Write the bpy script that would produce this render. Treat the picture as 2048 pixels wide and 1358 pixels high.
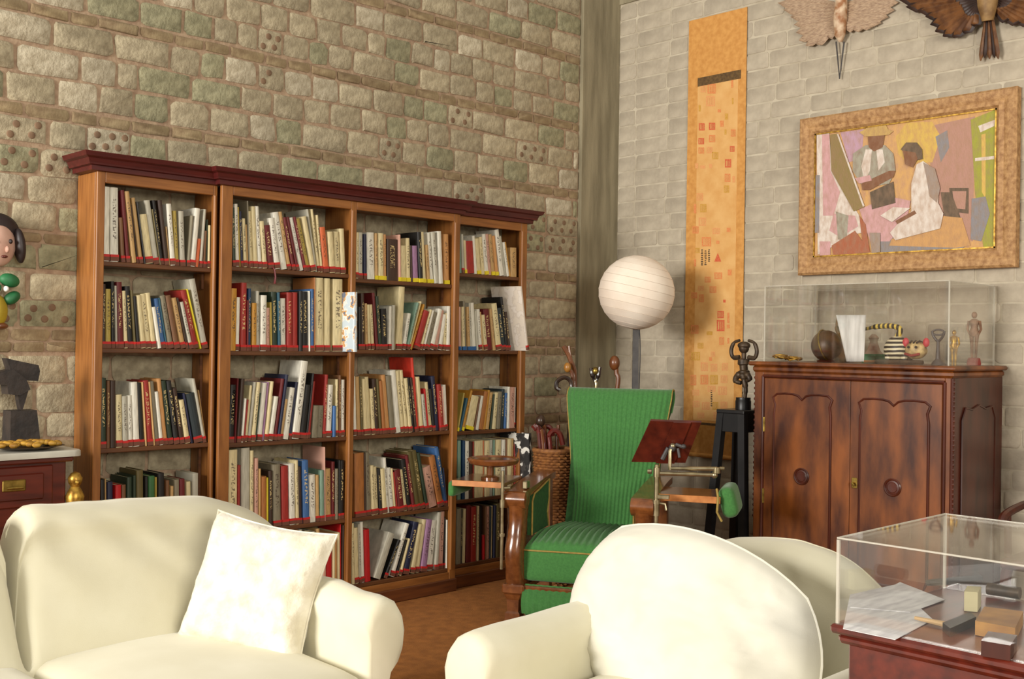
import bpy, bmesh, math, random
import numpy as np
from mathutils import Vector, Matrix, noise

for o in list(bpy.data.objects): bpy.data.objects.remove(o, do_unlink=True)
SC = bpy.context.scene
COL = SC.collection
rnd = random.Random(7)
PI = math.pi

# ------------------------------------------------------------------ camera
W_PX, H_PX, F_PX = 2048, 1358, 2188.8
YAW, PITCH, ROLL, CAM_H = 0.7976, -0.004, 0.0147, 1.45
_c, _s = math.cos(YAW), math.sin(YAW)
FWD = np.array([_c*math.cos(PITCH), _s*math.cos(PITCH), -math.sin(PITCH)])
_R = np.array([_s, -_c, 0.]); _U = np.cross(_R, FWD)
RGT = _R*math.cos(ROLL)+_U*math.sin(ROLL); UPV = -_R*math.sin(ROLL)+_U*math.cos(ROLL)
EYE = np.array([0, 0, CAM_H])
def ray(x, y): return FWD+RGT*(x-1024)/F_PX-UPV*(y-679)/F_PX
def on(x, y, ax, val):                       # photo pixel -> point on an axis-aligned plane of the room
    d = ray(x, y); return EYE+d*((val-EYE[ax])/d[ax])
def at(x, y, t): return EYE+ray(x, y)*t      # photo pixel -> point at depth t
def pj(P):
    d = np.array(P, float)-EYE; z = d@FWD
    return 1024+F_PX*(d@RGT)/z, 679-F_PX*(d@UPV)/z
def x_at(px, yp, z):                         # x on plane y=yp at height z seen at pixel column px
    X = on(px, 679, 1, yp)[0]
    for _ in range(3): X = on(px, pj((X, yp, z))[1], 1, yp)[0]
    return X
cd = bpy.data.cameras.new('camera'); cam = bpy.data.objects.new('camera', cd); COL.objects.link(cam)
cd.sensor_width = 36; cd.lens = 36*F_PX/W_PX; cd.clip_start = .05
m = Matrix.Identity(4)
for i in range(3): m[i][0] = RGT[i]; m[i][1] = UPV[i]; m[i][2] = -FWD[i]; m[i][3] = EYE[i]
cam.matrix_world = m
SC.camera = cam

# ------------------------------------------------------------------ world, lights, exposure
def lin(c):
    return tuple(((v/255)/12.92 if v/255 <= .04045 else ((v/255+.055)/1.055)**2.4) for v in c[:3])
wd = bpy.data.worlds.new('world'); SC.world = wd; wd.use_nodes = True
wd.node_tree.nodes['Background'].inputs[0].default_value = (1.0, .93, .80, 1)
wd.node_tree.nodes['Background'].inputs[1].default_value = .52
def area(name, loc, target, sx, sy, power, col):
    l = bpy.data.lights.new(name, 'AREA'); l.shape = 'RECTANGLE'; l.size = sx; l.size_y = sy
    l.energy = power; l.color = col
    o = bpy.data.objects.new(name, l); COL.objects.link(o); o.location = loc
    o.rotation_euler = (Vector(target)-Vector(loc)).to_track_quat('-Z', 'Y').to_euler()
    return o
area('window_daylight', (-5.2, 3.7, 2.75), (5.0, 3.8, 1.4), 2.6, 2.2, 860, (1.0, .96, .90))
area('fill_light_behind', (-.2, -5.5, 3.2), (3.4, 4.8, 1.6), 3.4, 2.2, 430, (1.0, .94, .83))  # added fill from behind the camera to brighten the left wall
SC.view_settings.view_transform = 'Standard'; SC.view_settings.look = 'None'
SC.view_settings.gamma = 1; SC.view_settings.exposure = 0.0
SC.view_settings.use_curve_mapping = False
SC.cycles.transparent_max_bounces = 32

# ------------------------------------------------------------------ materials
MATS = {}
def mat(name, c1, c2=None, rough=.7, scale=6., metal=0., bump=0., bscale=60., rand=0., stretch=None, detail=4., spec=.5, lo=.35, hi=.65, coat=0., coords='Object', sheen=0.):
    if name in MATS: return MATS[name]
    m = bpy.data.materials.new(name); m.use_nodes = True; MATS[name] = m
    nt = m.node_tree; N = nt.nodes; L = nt.links; b = N['Principled BSDF']
    b.inputs['Roughness'].default_value = rough; b.inputs['Metallic'].default_value = metal
    b.inputs['Specular IOR Level'].default_value = spec
    if coat: b.inputs['Coat Weight'].default_value = coat; b.inputs['Coat Roughness'].default_value = .12
    if sheen: b.inputs['Sheen Weight'].default_value = sheen
    tc = N.new('ShaderNodeTexCoord'); mp = N.new('ShaderNodeMapping')
    L.new(tc.outputs[coords], mp.inputs[0])
    if stretch: mp.inputs['Scale'].default_value = stretch
    c2 = c2 or tuple(v*.82 for v in c1)
    nz = N.new('ShaderNodeTexNoise'); nz.inputs['Scale'].default_value = scale; nz.inputs['Detail'].default_value = detail
    L.new(mp.outputs[0], nz.inputs[0])
    cr = N.new('ShaderNodeValToRGB'); cr.color_ramp.elements[0].position = lo; cr.color_ramp.elements[1].position = hi
    cr.color_ramp.elements[0].color = (*lin(c2), 1); cr.color_ramp.elements[1].color = (*lin(c1), 1)
    L.new(nz.outputs['Fac'], cr.inputs[0])
    out = cr.outputs[0]
    if rand:
        oi = N.new('ShaderNodeObjectInfo'); hs = N.new('ShaderNodeHueSaturation')
        mr = N.new('ShaderNodeMapRange'); mr.inputs[3].default_value = 1-rand; mr.inputs[4].default_value = 1+rand
        L.new(oi.outputs['Random'], mr.inputs[0]); L.new(mr.outputs[0], hs.inputs['Value'])
        L.new(out, hs.inputs['Color']); out = hs.outputs[0]
    L.new(out, b.inputs['Base Color'])
    if bump:
        n2 = N.new('ShaderNodeTexNoise'); n2.inputs['Scale'].default_value = bscale; n2.inputs['Detail'].default_value = 5
        L.new(mp.outputs[0], n2.inputs[0])
        bp = N.new('ShaderNodeBump'); bp.inputs['Strength'].default_value = bump; bp.inputs['Distance'].default_value = .01
        L.new(n2.outputs['Fac'], bp.inputs['Height']); L.new(bp.outputs[0], b.inputs['Normal'])
    return m
def wood(name, c1, c2, rough=.4, grain=(3, 3, .35), scale=9, coat=.0, bump=.0, spec=.5):
    return mat(name, c1, c2, rough, scale, stretch=grain, coat=coat, detail=6, lo=.3, hi=.7, bump=bump, spec=spec)
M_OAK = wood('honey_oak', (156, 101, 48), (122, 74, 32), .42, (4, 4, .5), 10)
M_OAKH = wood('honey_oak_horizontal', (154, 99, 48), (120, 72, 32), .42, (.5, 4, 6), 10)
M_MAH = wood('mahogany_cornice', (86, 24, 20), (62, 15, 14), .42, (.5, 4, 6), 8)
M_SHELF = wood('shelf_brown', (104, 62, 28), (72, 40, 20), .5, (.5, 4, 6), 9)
M_CAB = wood('walnut_cabinet', (134, 74, 28), (60, 25, 10), .38, (1.6, 1.6, .5), 7, coat=.1)
M_CABD = wood('walnut_cabinet_dark', (84, 34, 18), (50, 18, 10), .36, (2.2, 2.2, .5), 7, coat=.2)
M_CHW = wood('polished_chair_wood', (126, 74, 36), (82, 42, 18), .22, (3, 3, 3), 7, coat=.6)
M_CHWE = wood('light_board_edge', (196, 130, 70), (160, 96, 46), .35, (3, 3, 3), 7, coat=.3)
M_REST = wood('red_mahogany_board', (96, 34, 20), (62, 18, 12), .35, (2, 2, 2), 8, coat=.2)
M_BLOCK = mat('pale_stone_block', (178, 166, 138), (142, 130, 106), .95, 22, bump=.55, bscale=70, rand=.13, detail=8)
M_BLOCKG = mat('greenish_stone_block', (160, 155, 124), (122, 118, 92), .95, 22, bump=.55, bscale=70, rand=.1, detail=8)
M_BLOCKW = mat('whitish_stone_block', (192, 182, 158), (154, 142, 118), .95, 22, bump=.55, bscale=70, rand=.08, detail=8)
M_THIN = mat('thin_brown_brick', (152, 134, 102), (122, 102, 76), .95, 20, bump=.35, bscale=50, rand=.12)
M_MORT = mat('pinkish_mortar', (172, 148, 122), (146, 120, 98), .95, 24, bump=.3, bscale=60)
M_DIMP = mat('dimple_mortar', (132, 106, 82), (108, 84, 64), .95, 20)
M_WBRK = mat('whitewashed_brick', (182, 171, 151), (158, 147, 129), .85, 9, bump=.25, bscale=45, rand=.06)
M_WMOR = mat('whitewashed_mortar', (194, 184, 163), (172, 161, 140), .9, 9, bump=.2, bscale=60)
M_CONC = mat('grey_concrete', (150, 140, 114), (120, 111, 88), .85, 3.5, bump=.15, bscale=40, stretch=(4, 4, .6), detail=7)
M_FLOOR = mat('brown_carpet', (172, 110, 50), (148, 92, 40), .75, 18, bump=.3, bscale=220)
M_WHITE = mat('ivory_slipcover', (214, 209, 186), (206, 200, 174), .9, 4, bump=.05, bscale=300, sheen=.2)
M_PIL = mat('white_pillow_cotton', (219, 216, 202), (211, 207, 190), .9, 4, bump=.05, bscale=300, sheen=.2)
M_CUSH = mat('white_textured_cloth', (226, 221, 205), (206, 198, 176), .95, 16, bump=.7, bscale=30, sheen=.3)
M_GREEN = mat('green_upholstery', (60, 118, 52), (52, 107, 46), .85, 90, bump=.15, bscale=400, sheen=.2)
M_GREEND = mat('dark_green_upholstery', (40, 84, 34), (30, 66, 28), .9, 60)
M_PIPE = mat('gold_piping', (158, 134, 62), (134, 110, 48), .7, 40)
M_STEEL = mat('nickel_tube', (176, 164, 132), (140, 128, 98), .32, 20, metal=.85)
M_BRASS = mat('antique_brass', (170, 142, 70), (110, 88, 38), .35, 25, metal=.85)
M_GOLD = mat('gilt', (200, 160, 70), (130, 92, 30), .38, 40, metal=.7)
M_BRONZE = mat('dark_bronze', (84, 66, 46), (48, 37, 27), .5, 25, metal=.3)
M_BLACK = mat('black_paint', (24, 22, 22), (16, 15, 16), .4, 20)
M_DGREY = mat('dark_grey_metal', (70, 66, 64), (54, 50, 50), .5, 20)
M_PAPER = mat('white_paper', (240, 238, 232), (228, 226, 220), .8, 6)
M_MARB = mat('white_marble', (206, 202, 188), (176, 172, 160), .3, 5)
M_REDW = wood('red_brown_drawer', (104, 36, 20), (66, 20, 12), .35, (.6, 4, 4), 7, coat=.3)
M_PAGES = mat('book_pages', (214, 198, 158), (190, 172, 130), .9, 30, stretch=(60, 1, 1))
M_TAPER = mat('red_tape', (196, 34, 30), (170, 24, 24), .6, 20)
M_TAPEY = mat('yellow_tape', (226, 206, 40), (206, 184, 30), .6, 20)
M_TAPEB = mat('blue_tape', (44, 96, 150), (34, 80, 130), .6, 20)
M_TAG = mat('brown_shelf_mark', (118, 72, 50), (88, 48, 36), .7, 60)
def acrylic():
    m = bpy.data.materials.new('clear_acrylic'); m.use_nodes = True
    nt = m.node_tree; N = nt.nodes; L = nt.links; N.remove(N['Principled BSDF'])
    tr = N.new('ShaderNodeBsdfTransparent'); tr.inputs[0].default_value = (.985, .985, .98, 1)
    gl = N.new('ShaderNodeBsdfGlossy'); gl.inputs['Roughness'].default_value = .03; gl.inputs[0].default_value = (1, 1, 1, 1)
    lw = N.new('ShaderNodeLayerWeight'); lw.inputs[0].default_value = .5
    pw_ = N.new('ShaderNodeMath'); pw_.operation = 'POWER'; pw_.inputs[1].default_value = 4.; L.new(lw.outputs['Facing'], pw_.inputs[0])
    fr = N.new('ShaderNodeMath'); fr.operation = 'MULTIPLY_ADD'; fr.inputs[1].default_value = .7; fr.inputs[2].default_value = .06; L.new(pw_.outputs[0], fr.inputs[0])
    mx = N.new('ShaderNodeMixShader')
    L.new(fr.outputs[0], mx.inputs[0]); L.new(tr.outputs[0], mx.inputs[1]); L.new(gl.outputs[0], mx.inputs[2])
    L.new(mx.outputs[0], N['Material Output'].inputs[0]); MATS['clear_acrylic'] = m
    return m
M_ACRY = acrylic()
M_ACRE = mat('acrylic_edge', (214, 210, 196), (196, 192, 178), .3, 10)

# ------------------------------------------------------------------ mesh builder
class MB:
    def __init__(s): s.v = []; s.f = []; s.mi = []; s.m = 0; s.T = None
    def pts(s, P):
        b = len(s.v)
        for p in P:
            p = Vector(p)
            if s.T is not None: p = s.T @ p
            s.v.append(p)
        return b
    def face(s, *i): s.f.append(tuple(i)); s.mi.append(s.m)
    def box(s, x0, x1, y0, y1, z0, z1, b=0.):
        if b <= 0:
            i = s.pts([(x, y, z) for z in (z0, z1) for y in (y0, y1) for x in (x0, x1)])
            for q in ((0, 2, 3, 1), (4, 5, 7, 6), (0, 1, 5, 4), (2, 6, 7, 3), (0, 4, 6, 2), (1, 3, 7, 5)): s.face(*[i+k for k in q])
            return s
        b = min(b, (x1-x0)*.45, (y1-y0)*.45, (z1-z0)*.45)
        ids = {}
        X = (x0, x1); Y = (y0, y1); Z = (z0, z1); sg = (1, -1)
        for a in (0, 1):
            for c in (0, 1):
                for d in (0, 1):
                    k = s.pts([(X[a], Y[c]+sg[c]*b, Z[d]+sg[d]*b), (X[a]+sg[a]*b, Y[c], Z[d]+sg[d]*b), (X[a]+sg[a]*b, Y[c]+sg[c]*b, Z[d])])
                    ids[a, c, d] = k
        def fq(l, flip):
            s.face(*(l[::-1] if flip else l))
        for a in (0, 1): fq([ids[a, 0, 0], ids[a, 0, 1], ids[a, 1, 1], ids[a, 1, 0]], a == 1)
        for c in (0, 1): fq([ids[0, c, 0]+1, ids[1, c, 0]+1, ids[1, c, 1]+1, ids[0, c, 1]+1], c == 1)
        for d in (0, 1): fq([ids[0, 0, d]+2, ids[0, 1, d]+2, ids[1, 1, d]+2, ids[1, 0, d]+2], d == 1)
        for a in (0, 1):
            for c in (0, 1): fq([ids[a, c, 0], ids[a, c, 0]+1, ids[a, c, 1]+1, ids[a, c, 1]], (a ^ c) == 1)
            for d in (0, 1): fq([ids[a, 0, d], ids[a, 1, d], ids[a, 1, d]+2, ids[a, 0, d]+2], (a ^ d) == 1)
        for c in (0, 1):
            for d in (0, 1): fq([ids[0, c, d]+1, ids[0, c, d]+2, ids[1, c, d]+2, ids[1, c, d]+1], (c ^ d) == 1)
        for a in (0, 1):
            for c in (0, 1):
                for d in (0, 1): fq([ids[a, c, d], ids[a, c, d]+2, ids[a, c, d]+1], (a ^ c ^ d) == 1)
        return s
    def rings(s, R, cap0=True, cap1=True, closed=True):
        n = len(R[0]); base = [s.pts(r) for r in R]
        for a, b in zip(base, base[1:]):
            for k in range(n if closed else n-1):
                q = (k+1) % n; s.face(a+k, a+q, b+q, b+k)
        if cap0: s.face(*[base[0]+k for k in range(n)][::-1])
        if cap1: s.face(*[base[-1]+k for k in range(n)])
        return s
    def lathe(s, prof, n=24, c=(0, 0, 0)):
        s.rings([[(c[0]+r*math.cos(2*PI*k/n), c[1]+r*math.sin(2*PI*k/n), c[2]+z) for k in range(n)] for r, z in prof]); return s
    def tube(s, path, rad, n=10, flat=None):
        P = [Vector(p) for p in path]; m_ = len(P)
        if not hasattr(rad, '__len__'): rad = [rad]*m_
        R = []; prev = None
        for i, p in enumerate(P):
            t = (P[min(i+1, m_-1)]-P[max(i-1, 0)]).normalized()
            if prev is None:
                u = Vector((0, 0, 1)) if abs(t.z) < .9 else Vector((1, 0, 0))
                u = (u-t*u.dot(t)).normalized()
            else: u = (prev-t*prev.dot(t)).normalized()
            prev = u; w = t.cross(u); fl = flat or 1
            R.append([p+(u*math.cos(2*PI*k/n)+w*math.sin(2*PI*k/n)*fl)*rad[i] for k in range(n)])
        s.rings(R); return s
    def ball(s, c, r, n=14, sc=(1, 1, 1)):
        R = []
        for j in range(1, n):
            a = PI*j/n-PI/2
            R.append([(c[0]+r*sc[0]*math.cos(a)*math.cos(2*PI*k/n), c[1]+r*sc[1]*math.cos(a)*math.sin(2*PI*k/n), c[2]+r*sc[2]*math.sin(a)) for k in range(n)])
        s.rings(R); return s
    def prism(s, poly, a, b, ax=1):                 # poly of 2D points, extruded along axis ax from a to b
        def P(q, w):
            return (w, q[0], q[1]) if ax == 0 else ((q[0], w, q[1]) if ax == 1 else (q[0], q[1], w))
        s.rings([[P(q, a) for q in poly], [P(q, b) for q in poly]]); return s
    def grid(s, nu, nv, fn, closed_u=False):
        b = s.pts([fn(i/nu, j/nv) for j in range(nv+1) for i in range(nu+1)])
        for j in range(nv):
            for i in range(nu):
                k = b+j*(nu+1)+i; s.face(k, k+1, k+nu+2, k+nu+1)
        return s
    def soft(s, c, size, r, n=8, fn=None):          # rounded box made of a subdivided cube
        sx, sy, sz = [v/2 for v in size]
        seen = {}
        def vert(p):
            key = tuple(round(q, 6) for q in p)
            if key in seen: return seen[key]
            P = Vector((p[0]*sx, p[1]*sy, p[2]*sz)); q = Vector((max(-sx+r, min(sx-r, P.x)), max(-sy+r, min(sy-r, P.y)), max(-sz+r, min(sz-r, P.z))))
            d = P-q
            if d.length > 1e-9: P = q+d.normalized()*r
            if fn: P = Vector(fn(P))
            seen[key] = s.pts([P+Vector(c)]); return seen[key]
        def mp(t): return math.copysign(1-(1-abs(t))**1.5, t)
        for ax in range(3):
            for sd in (-1, 1):
                for i in range(n):
                    for j in range(n):
                        q = []
                        for di, dj in ((0, 0), (1, 0), (1, 1), (0, 1)):
                            p = [0, 0, 0]; p[ax] = sd; p[(ax+1) % 3] = mp(-1+2*(i+di)/n); p[(ax+2) % 3] = mp(-1+2*(j+dj)/n)
                            q.append(vert(p))
                        s.face(*(q if sd > 0 else q[::-1]))
        return s
    def mesh(s, name, mats, smooth=False, angle=None):
        me = bpy.data.meshes.new(name); me.from_pydata(s.v, [], s.f)
        for mm in (mats if isinstance(mats, (list, tuple)) else [mats]): me.materials.append(mm)
        me.polygons.foreach_set('material_index', s.mi)
        bm = bmesh.new(); bm.from_mesh(me); bmesh.ops.recalc_face_normals(bm, faces=bm.faces); bm.to_mesh(me); bm.free()
        if smooth:
            me.polygons.foreach_set('use_smooth', [True]*len(me.polygons))
            if angle: me.set_sharp_from_angle(angle=math.radians(angle))
        me.update(); return me
    def build(s, name, mats, parent=None, smooth=False, angle=40, loc=None):
        o = bpy.data.objects.new(name, s.mesh(name, mats, smooth, angle)); COL.objects.link(o)
        if parent: o.parent = parent
        if loc is not None: o.location = loc
        return o
def mesh_obj(name, me, parent=None, loc=None):
    o = bpy.data.objects.new(name, me); COL.objects.link(o)
    if parent: o.parent = parent
    if loc is not None: o.location = loc
    return o
def tag(o, label, cat, group=None):
    o['label'] = label; o['category'] = cat
    if group: o['group'] = group
    return o
def thing(name, label, cat, loc=(0, 0, 0), rz=0, group=None):
    o = bpy.data.objects.new(name, None); COL.objects.link(o); o.location = loc; o.rotation_euler = (0, 0, rz)
    o.empty_display_size = .1
    return tag(o, label, cat, group)
def struct(o): o['kind'] = 'structure'; return o
def bez(p0, p1, p2, n=10):
    p0, p1, p2 = Vector(p0), Vector(p1), Vector(p2)
    return [p0*(1-t)**2+p1*2*t*(1-t)+p2*t*t for t in [i/n for i in range(n+1)]]
def catmull(P, n=6):
    P = [Vector(p) for p in P]; Q = [P[0]*2-P[1]]+P+[P[-1]*2-P[-2]]; out = []
    for i in range(1, len(Q)-2):
        a, b, c, d = Q[i-1:i+3]
        for k in range(n):
            t = k/n; out.append(.5*((2*b)+(c-a)*t+(2*a-5*b+4*c-d)*t*t+(3*b-a-3*c+d)*t**3))
    out.append(P[-1]); return out

# ================================================================== THE ROOM
YW, XW = 5.08, 5.96            # left wall plane y = YW, right wall plane x = XW
COLX0 = 5.57
floor = struct(MB().box(-1.2, 6.3, -1.0, 5.4, -.1, 0).build('floor', M_FLOOR))
wl = struct(MB().box(-.6, 5.62, YW, YW+.25, 0, 4.3).build('wall_left', M_MORT))
wr = struct(MB().box(XW, XW+.25, -.6, 5.05, 0, 4.3).build('wall_right', M_WMOR))
co = struct(MB().box(COLX0, XW+.2, 5.05, 5.4, 0, 4.3, .004).build('trim_1', M_CONC))
be = struct(MB().box(XW-.012, XW+.2, -.6, 5.05, 3.87, 4.3).build('trim_2', M_CONC))

def brick_mesh(name, w, h, d, r, jit, material, seed, tilt=.0):
    # front faces -y; outline with rounded, uneven corners
    R = random.Random(seed); out = []
    cr = [r*R.uniform(.5, 1.6) for _ in range(4)]
    cs = [(w/2, h/2), (-w/2, h/2), (-w/2, -h/2), (w/2, -h/2)]
    for k in range(4):
        c = min(cr[k], h*.48, w*.48); sx = math.copysign(1, cs[k][0]); sz = math.copysign(1, cs[k][1])
        cx = cs[k][0]-sx*c; cz = cs[k][1]-sz*c
        for a in (0, 45, 90):
            t = math.radians(a+90*k)
            out.append((cx+c*math.cos(t), cz+c*math.sin(t)))
    out = [(x+R.uniform(-jit, jit), z+R.uniform(-jit, jit)) for x, z in out]
    b = MB()
    ins = min(.007, h*.1)
    def ring(y, k):
        return [(x-math.copysign(k, x) if abs(x) > k else x, y, z-math.copysign(k, z) if abs(z) > k else z) for x, z in out]
    b.rings([ring(0, 0), ring(-d*.55, 0), ring(-d, ins)], cap0=False)
    return b.mesh(name, material, True, 50)
# ---- left wall: courses of big pale blocks with thin brown courses between
BIGZ = [(3.70, 3.83), (3.565, 3.70), (3.43, 3.565), (3.235, 3.37), (3.10, 3.235), (2.97, 3.10), (2.777, 2.91), (2.643, 2.777), (2.505, 2.643),
        (2.32, 2.445), (2.185, 2.32), (2.055, 2.185), (1.93, 2.055), (1.752, 1.873), (1.619, 1.752), (1.491, 1.619),
        (1.24, 1.376), (1.10, 1.24), (.98, 1.10), (.79, .92), (.66, .79), (.53, .66), (.33, .47), (.20, .33), (.07, .20)]
THINZ = [(3.37, 3.43), (2.91, 2.97), (2.445, 2.505), (1.873, 1.93), (1.431, 1.491), (1.376, 1.431), (.92, .98), (.47, .53), (.0, .07), (3.83, 3.9)]
JOINT = {1: [1013, 1055, 1113], 2: [842, 911, 976, 1041, 1101], 3: [425, 474, 545, 618, 709, 767, 844, 914, 964, 1029, 1083, 1118],
         4: [240, 320, 385, 450, 520, 575, 632, 683, 734, 770, 822, 866, 900, 943, 985, 1028, 1095, 1129],
         5: [60, 171, 278, 365, 425, 474, 515, 565, 617, 656, 704, 788, 838, 899, 950, 987, 1025, 1064, 1105],
         6: [103, 227, 339, 400, 449, 514, 568, 623, 677, 745, 806, 846, 895, 944, 1007, 1075, 1129],
         7: [30, 160, 233, 275, 381, 481, 543, 606, 660, 722, 771, 813, 855, 898, 964, 1031, 1095],
         8: [9, 113, 197, 268, 337, 418, 498, 551, 604, 693, 757, 803, 851, 907, 953, 1005, 1056, 1116],
         9: [94, 171, 259, 333, 415, 476, 560, 635, 726, 790, 845, 905, 968, 1030, 1090]}
DOTS = {(6, 514), (5, 515), (6, 895), (7, 1031), (9, 'L'), (9, 171), (10, 'L'), (15, 'L'), (9, 905), (10, 'R'), (11, 'R'), (8, 757)}
stuffL = MB(); nL = 0
dimple_mesh = MB().lathe([(.0128, 0), (.0135, -.0035), (.011, -.005), (.006, -.0022), (.001, -.0012)], 10).mesh('dimple', M_DIMP, True, 60)
def visL(x, z):
    px, py = pj((x, YW, z))
    if not (-60 < px < 1180 and -60 < py < 1000): return False
    if 2.2 < x < 4.75 and z < 2.2: return False
    return True
def wall_l_brick(x0, x1, z0, z1, thin, seed, dots=False):
    global nL
    g = .006 if thin else .0075
    w = x1-x0-2*g; h = z1-z0-2*g*(1 if not thin else .9)
    if w < .03: return
    cx, cz = (x0+x1)/2, (z0+z1)/2
    d = rnd.uniform(.006, .011)
    me = brick_mesh('brick', w, h, d, .012 if thin else .017, .0035 if thin else .0055, M_THIN if thin else rnd.choice((M_BLOCK, M_BLOCK, M_BLOCK, M_BLOCKG, M_BLOCKW)), seed)
    if visL(cx, cz) and nL < 298:
        nL += 1
        o = mesh_obj('brick', me, wl, (cx, YW, cz))
        if dots:
            b = MB(); R = random.Random(seed+5); n = 3 if w > .2 else 2
            for r_ in range(2):
                for k in range(n):
                    if R.random() < .12: continue
                    b.T = Matrix.Translation(((k-(n-1)/2)*w/(n+.1)+(r_-.5)*.03+R.uniform(-.006, .006), -d, (r_-.5)*h*.46+R.uniform(-.005, .005))) @ Matrix.Rotation(PI/2, 4, 'X') @ Matrix.Scale(-1, 4, Vector((0, 0, 1)))
                    b.lathe([(.018, .003), (.0165, -.002), (.011, -.0036), (.001, -.004)], 12)
            b.build('dimples', M_DIMP, o, True, 60)
    else:
        b = len(stuffL.v)
        for v in me.vertices: stuffL.v.append(Vector((v.co.x+cx, v.co.y+YW, v.co.z+cz)))
        for p in me.polygons: stuffL.f.append(tuple(b+k for k in p.vertices)); stuffL.mi.append(1 if thin else 0)
        bpy.data.meshes.remove(me)
sd = 0
for ri, (z0, z1) in enumerate(BIGZ):
    zc = (z0+z1)/2; J = [(x_at(p, YW, zc), p) for p in JOINT.get(ri, [])]
    xs = []
    if J:
        x = J[0][0]; pre = []
        while x > .6: x -= rnd.uniform(.2, .32); pre.append((x, 'L' if x > 1.45 else None))
        xs = pre[::-1]+J
        x = xs[-1][0]
        while x < COLX0-.3: x += rnd.uniform(.2, .3); xs.append((x, 'R'))
        xs.append((COLX0-.002, None))
    else:
        x = .6+rnd.uniform(0, .2)
        while x < COLX0-.14: xs.append((x, 'L' if 1.45 < x < 1.95 else ('R' if x > 4.85 else None))); x += rnd.uniform(.19, .31)
        xs.append((COLX0-.002, None))
    for (a, ka), (b_, kb) in zip(xs, xs[1:]):
        sd += 1; jz = rnd.uniform(-.004, .004)
        wall_l_brick(a, b_, z0+jz, z1+jz, False, sd, (ri, ka) in DOTS)
for z0, z1 in THINZ:
    x = .6+rnd.uniform(0, .1)
    while x < COLX0-.05:
        w = min(rnd.uniform(.13, .22), COLX0-.002-x); sd += 1; jz = rnd.uniform(-.003, .003)
        wall_l_brick(x, x+w, z0+jz, z1+jz, True, sd); x += w
so = stuffL.build('far_bricks', [M_BLOCK, M_THIN], wl, True, 50); so['kind'] = 'stuff'
# ---- right wall: whitewashed bricks in running bond
stuffR = MB(); nR = 0; zc = 3.858; row = 0
while zc > .02:
    h = .1075 if zc > 1.6 else .112
    z0, z1 = zc-h, zc; y = 5.05-(0 if row % 2 else .14)-rnd.uniform(0, .05); first = True
    ylist = [5.05, y] if y < 5.0 else [5.05, 4.9]
    while ylist[-1] > .3: ylist.append(ylist[-1]-rnd.choice((.29, .28, .3, .27, .15, .21)))
    for a, b_ in zip(ylist[1:], ylist):
        w = b_-a-.011; hh = h-.011; cy = (a+b_)/2; cz = (z0+z1)/2; sd += 1
        if w < .03: continue
        me = brick_mesh('brick', w, hh, rnd.uniform(.003, .0075), .012, .0025, M_WBRK, sd)
        px, py = pj((XW, cy, cz))
        hid = (1610 < px < 2020 and 250 < py < 525) or (1390 < px < 1475 and 60 < py < 830)
        if -40 < py < 880 and px < 2090 and nR < 298 and not hid and cz > .7:
            nR += 1; o = mesh_obj('brick', me, wr, (XW, cy, cz)); o.rotation_euler = (0, 0, -PI/2)
        else:
            b0 = len(stuffR.v)
            for v in me.vertices: stuffR.v.append(Vector((XW+v.co.y, cy-v.co.x, cz+v.co.z)))
            for p in me.polygons: stuffR.f.append(tuple(b0+k for k in p.vertices)); stuffR.mi.append(0)
            bpy.data.meshes.remove(me)
    zc -= h; row += 1
so = stuffR.build('far_bricks', M_WBRK, wr, True, 50); so['kind'] = 'stuff'
#PART2
# ================================================================== BOOKCASE
YC, YS, YB = 4.8103, 4.853, 5.066          # front planes of the centre and side sections, back plane
bc = thing('bookcase', 'long honey-coloured wooden bookcase with dark mahogany cornice against the stone wall', 'bookcase', (0, 0, 0))
ZF, ZC = 2.205, 2.282
SECT = [(2.103, 2.7058, YS), (2.7058, 4.2594, YC), (4.2594, 4.858, YS)]
BAYS = [(2.141, 2.684, YS), (2.767, 3.476, YC), (3.5136, 4.2107, YC), (4.297, 4.805, YS)]
SHZ = [[1.80, 1.403, .945, .50, .135], [1.812, 1.395, .94, .498, .135], [1.792, 1.406, .94, .497, .135], [1.867, 1.408, .925, .517, .135]]
def bcp(name, x0, x1, y0, y1, z0, z1, m, b=.004): return MB().box(x0, x1, y0, y1, z0, z1, b).build(name, m, bc)
# uprights: outer sides, and the dividers behind each stile
bcp('side_panel', 2.103, 2.125, YS+.02, YB, 0, ZF, M_OAK)
bcp('side_panel', 4.836, 4.858, YS+.02, YB, 0, ZF, M_OAK)
for x0, x1, y in ((2.696, 2.716, YS+.02), (2.735, 2.757, YC+.02), (3.484, 3.504, YC+.02), (4.219, 4.24, YC+.02), (4.268, 4.288, YS+.02)):
    bcp('divider', x0, x1, y, YB, .10, ZF, M_OAK)
for x0, x1, y in ((2.103, 2.141, YS), (2.684, 2.7058, YS), (2.7058, 2.767, YC), (3.476, 3.5136, YC), (4.2107, 4.2594, YC), (4.2594, 4.297, YS), (4.805, 4.858, YS)):
    bcp('stile', x0, x1, y, y+.022, .0, ZF, M_OAK, .003)
for x, y in ((2.6905, YS), (3.483, YC), (4.2185, YC), (4.8125, YS)):
    MB().tube([(x, y-.001, .13), (x, y-.001, ZF-.052)], .0085, 10).build('bead', M_OAK, bc, True)
for (x0, x1, y), zo in zip(BAYS, (2.155, 2.16, 2.16, 2.155)):
    bcp('frieze_rail', x0, x1, y, y+.022, zo, ZF, M_OAKH, .003)
    bcp('top_panel', x0-.01, x1+.01, y+.02, YB, zo+.02, zo+.036, M_OAKH, 0)
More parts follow.
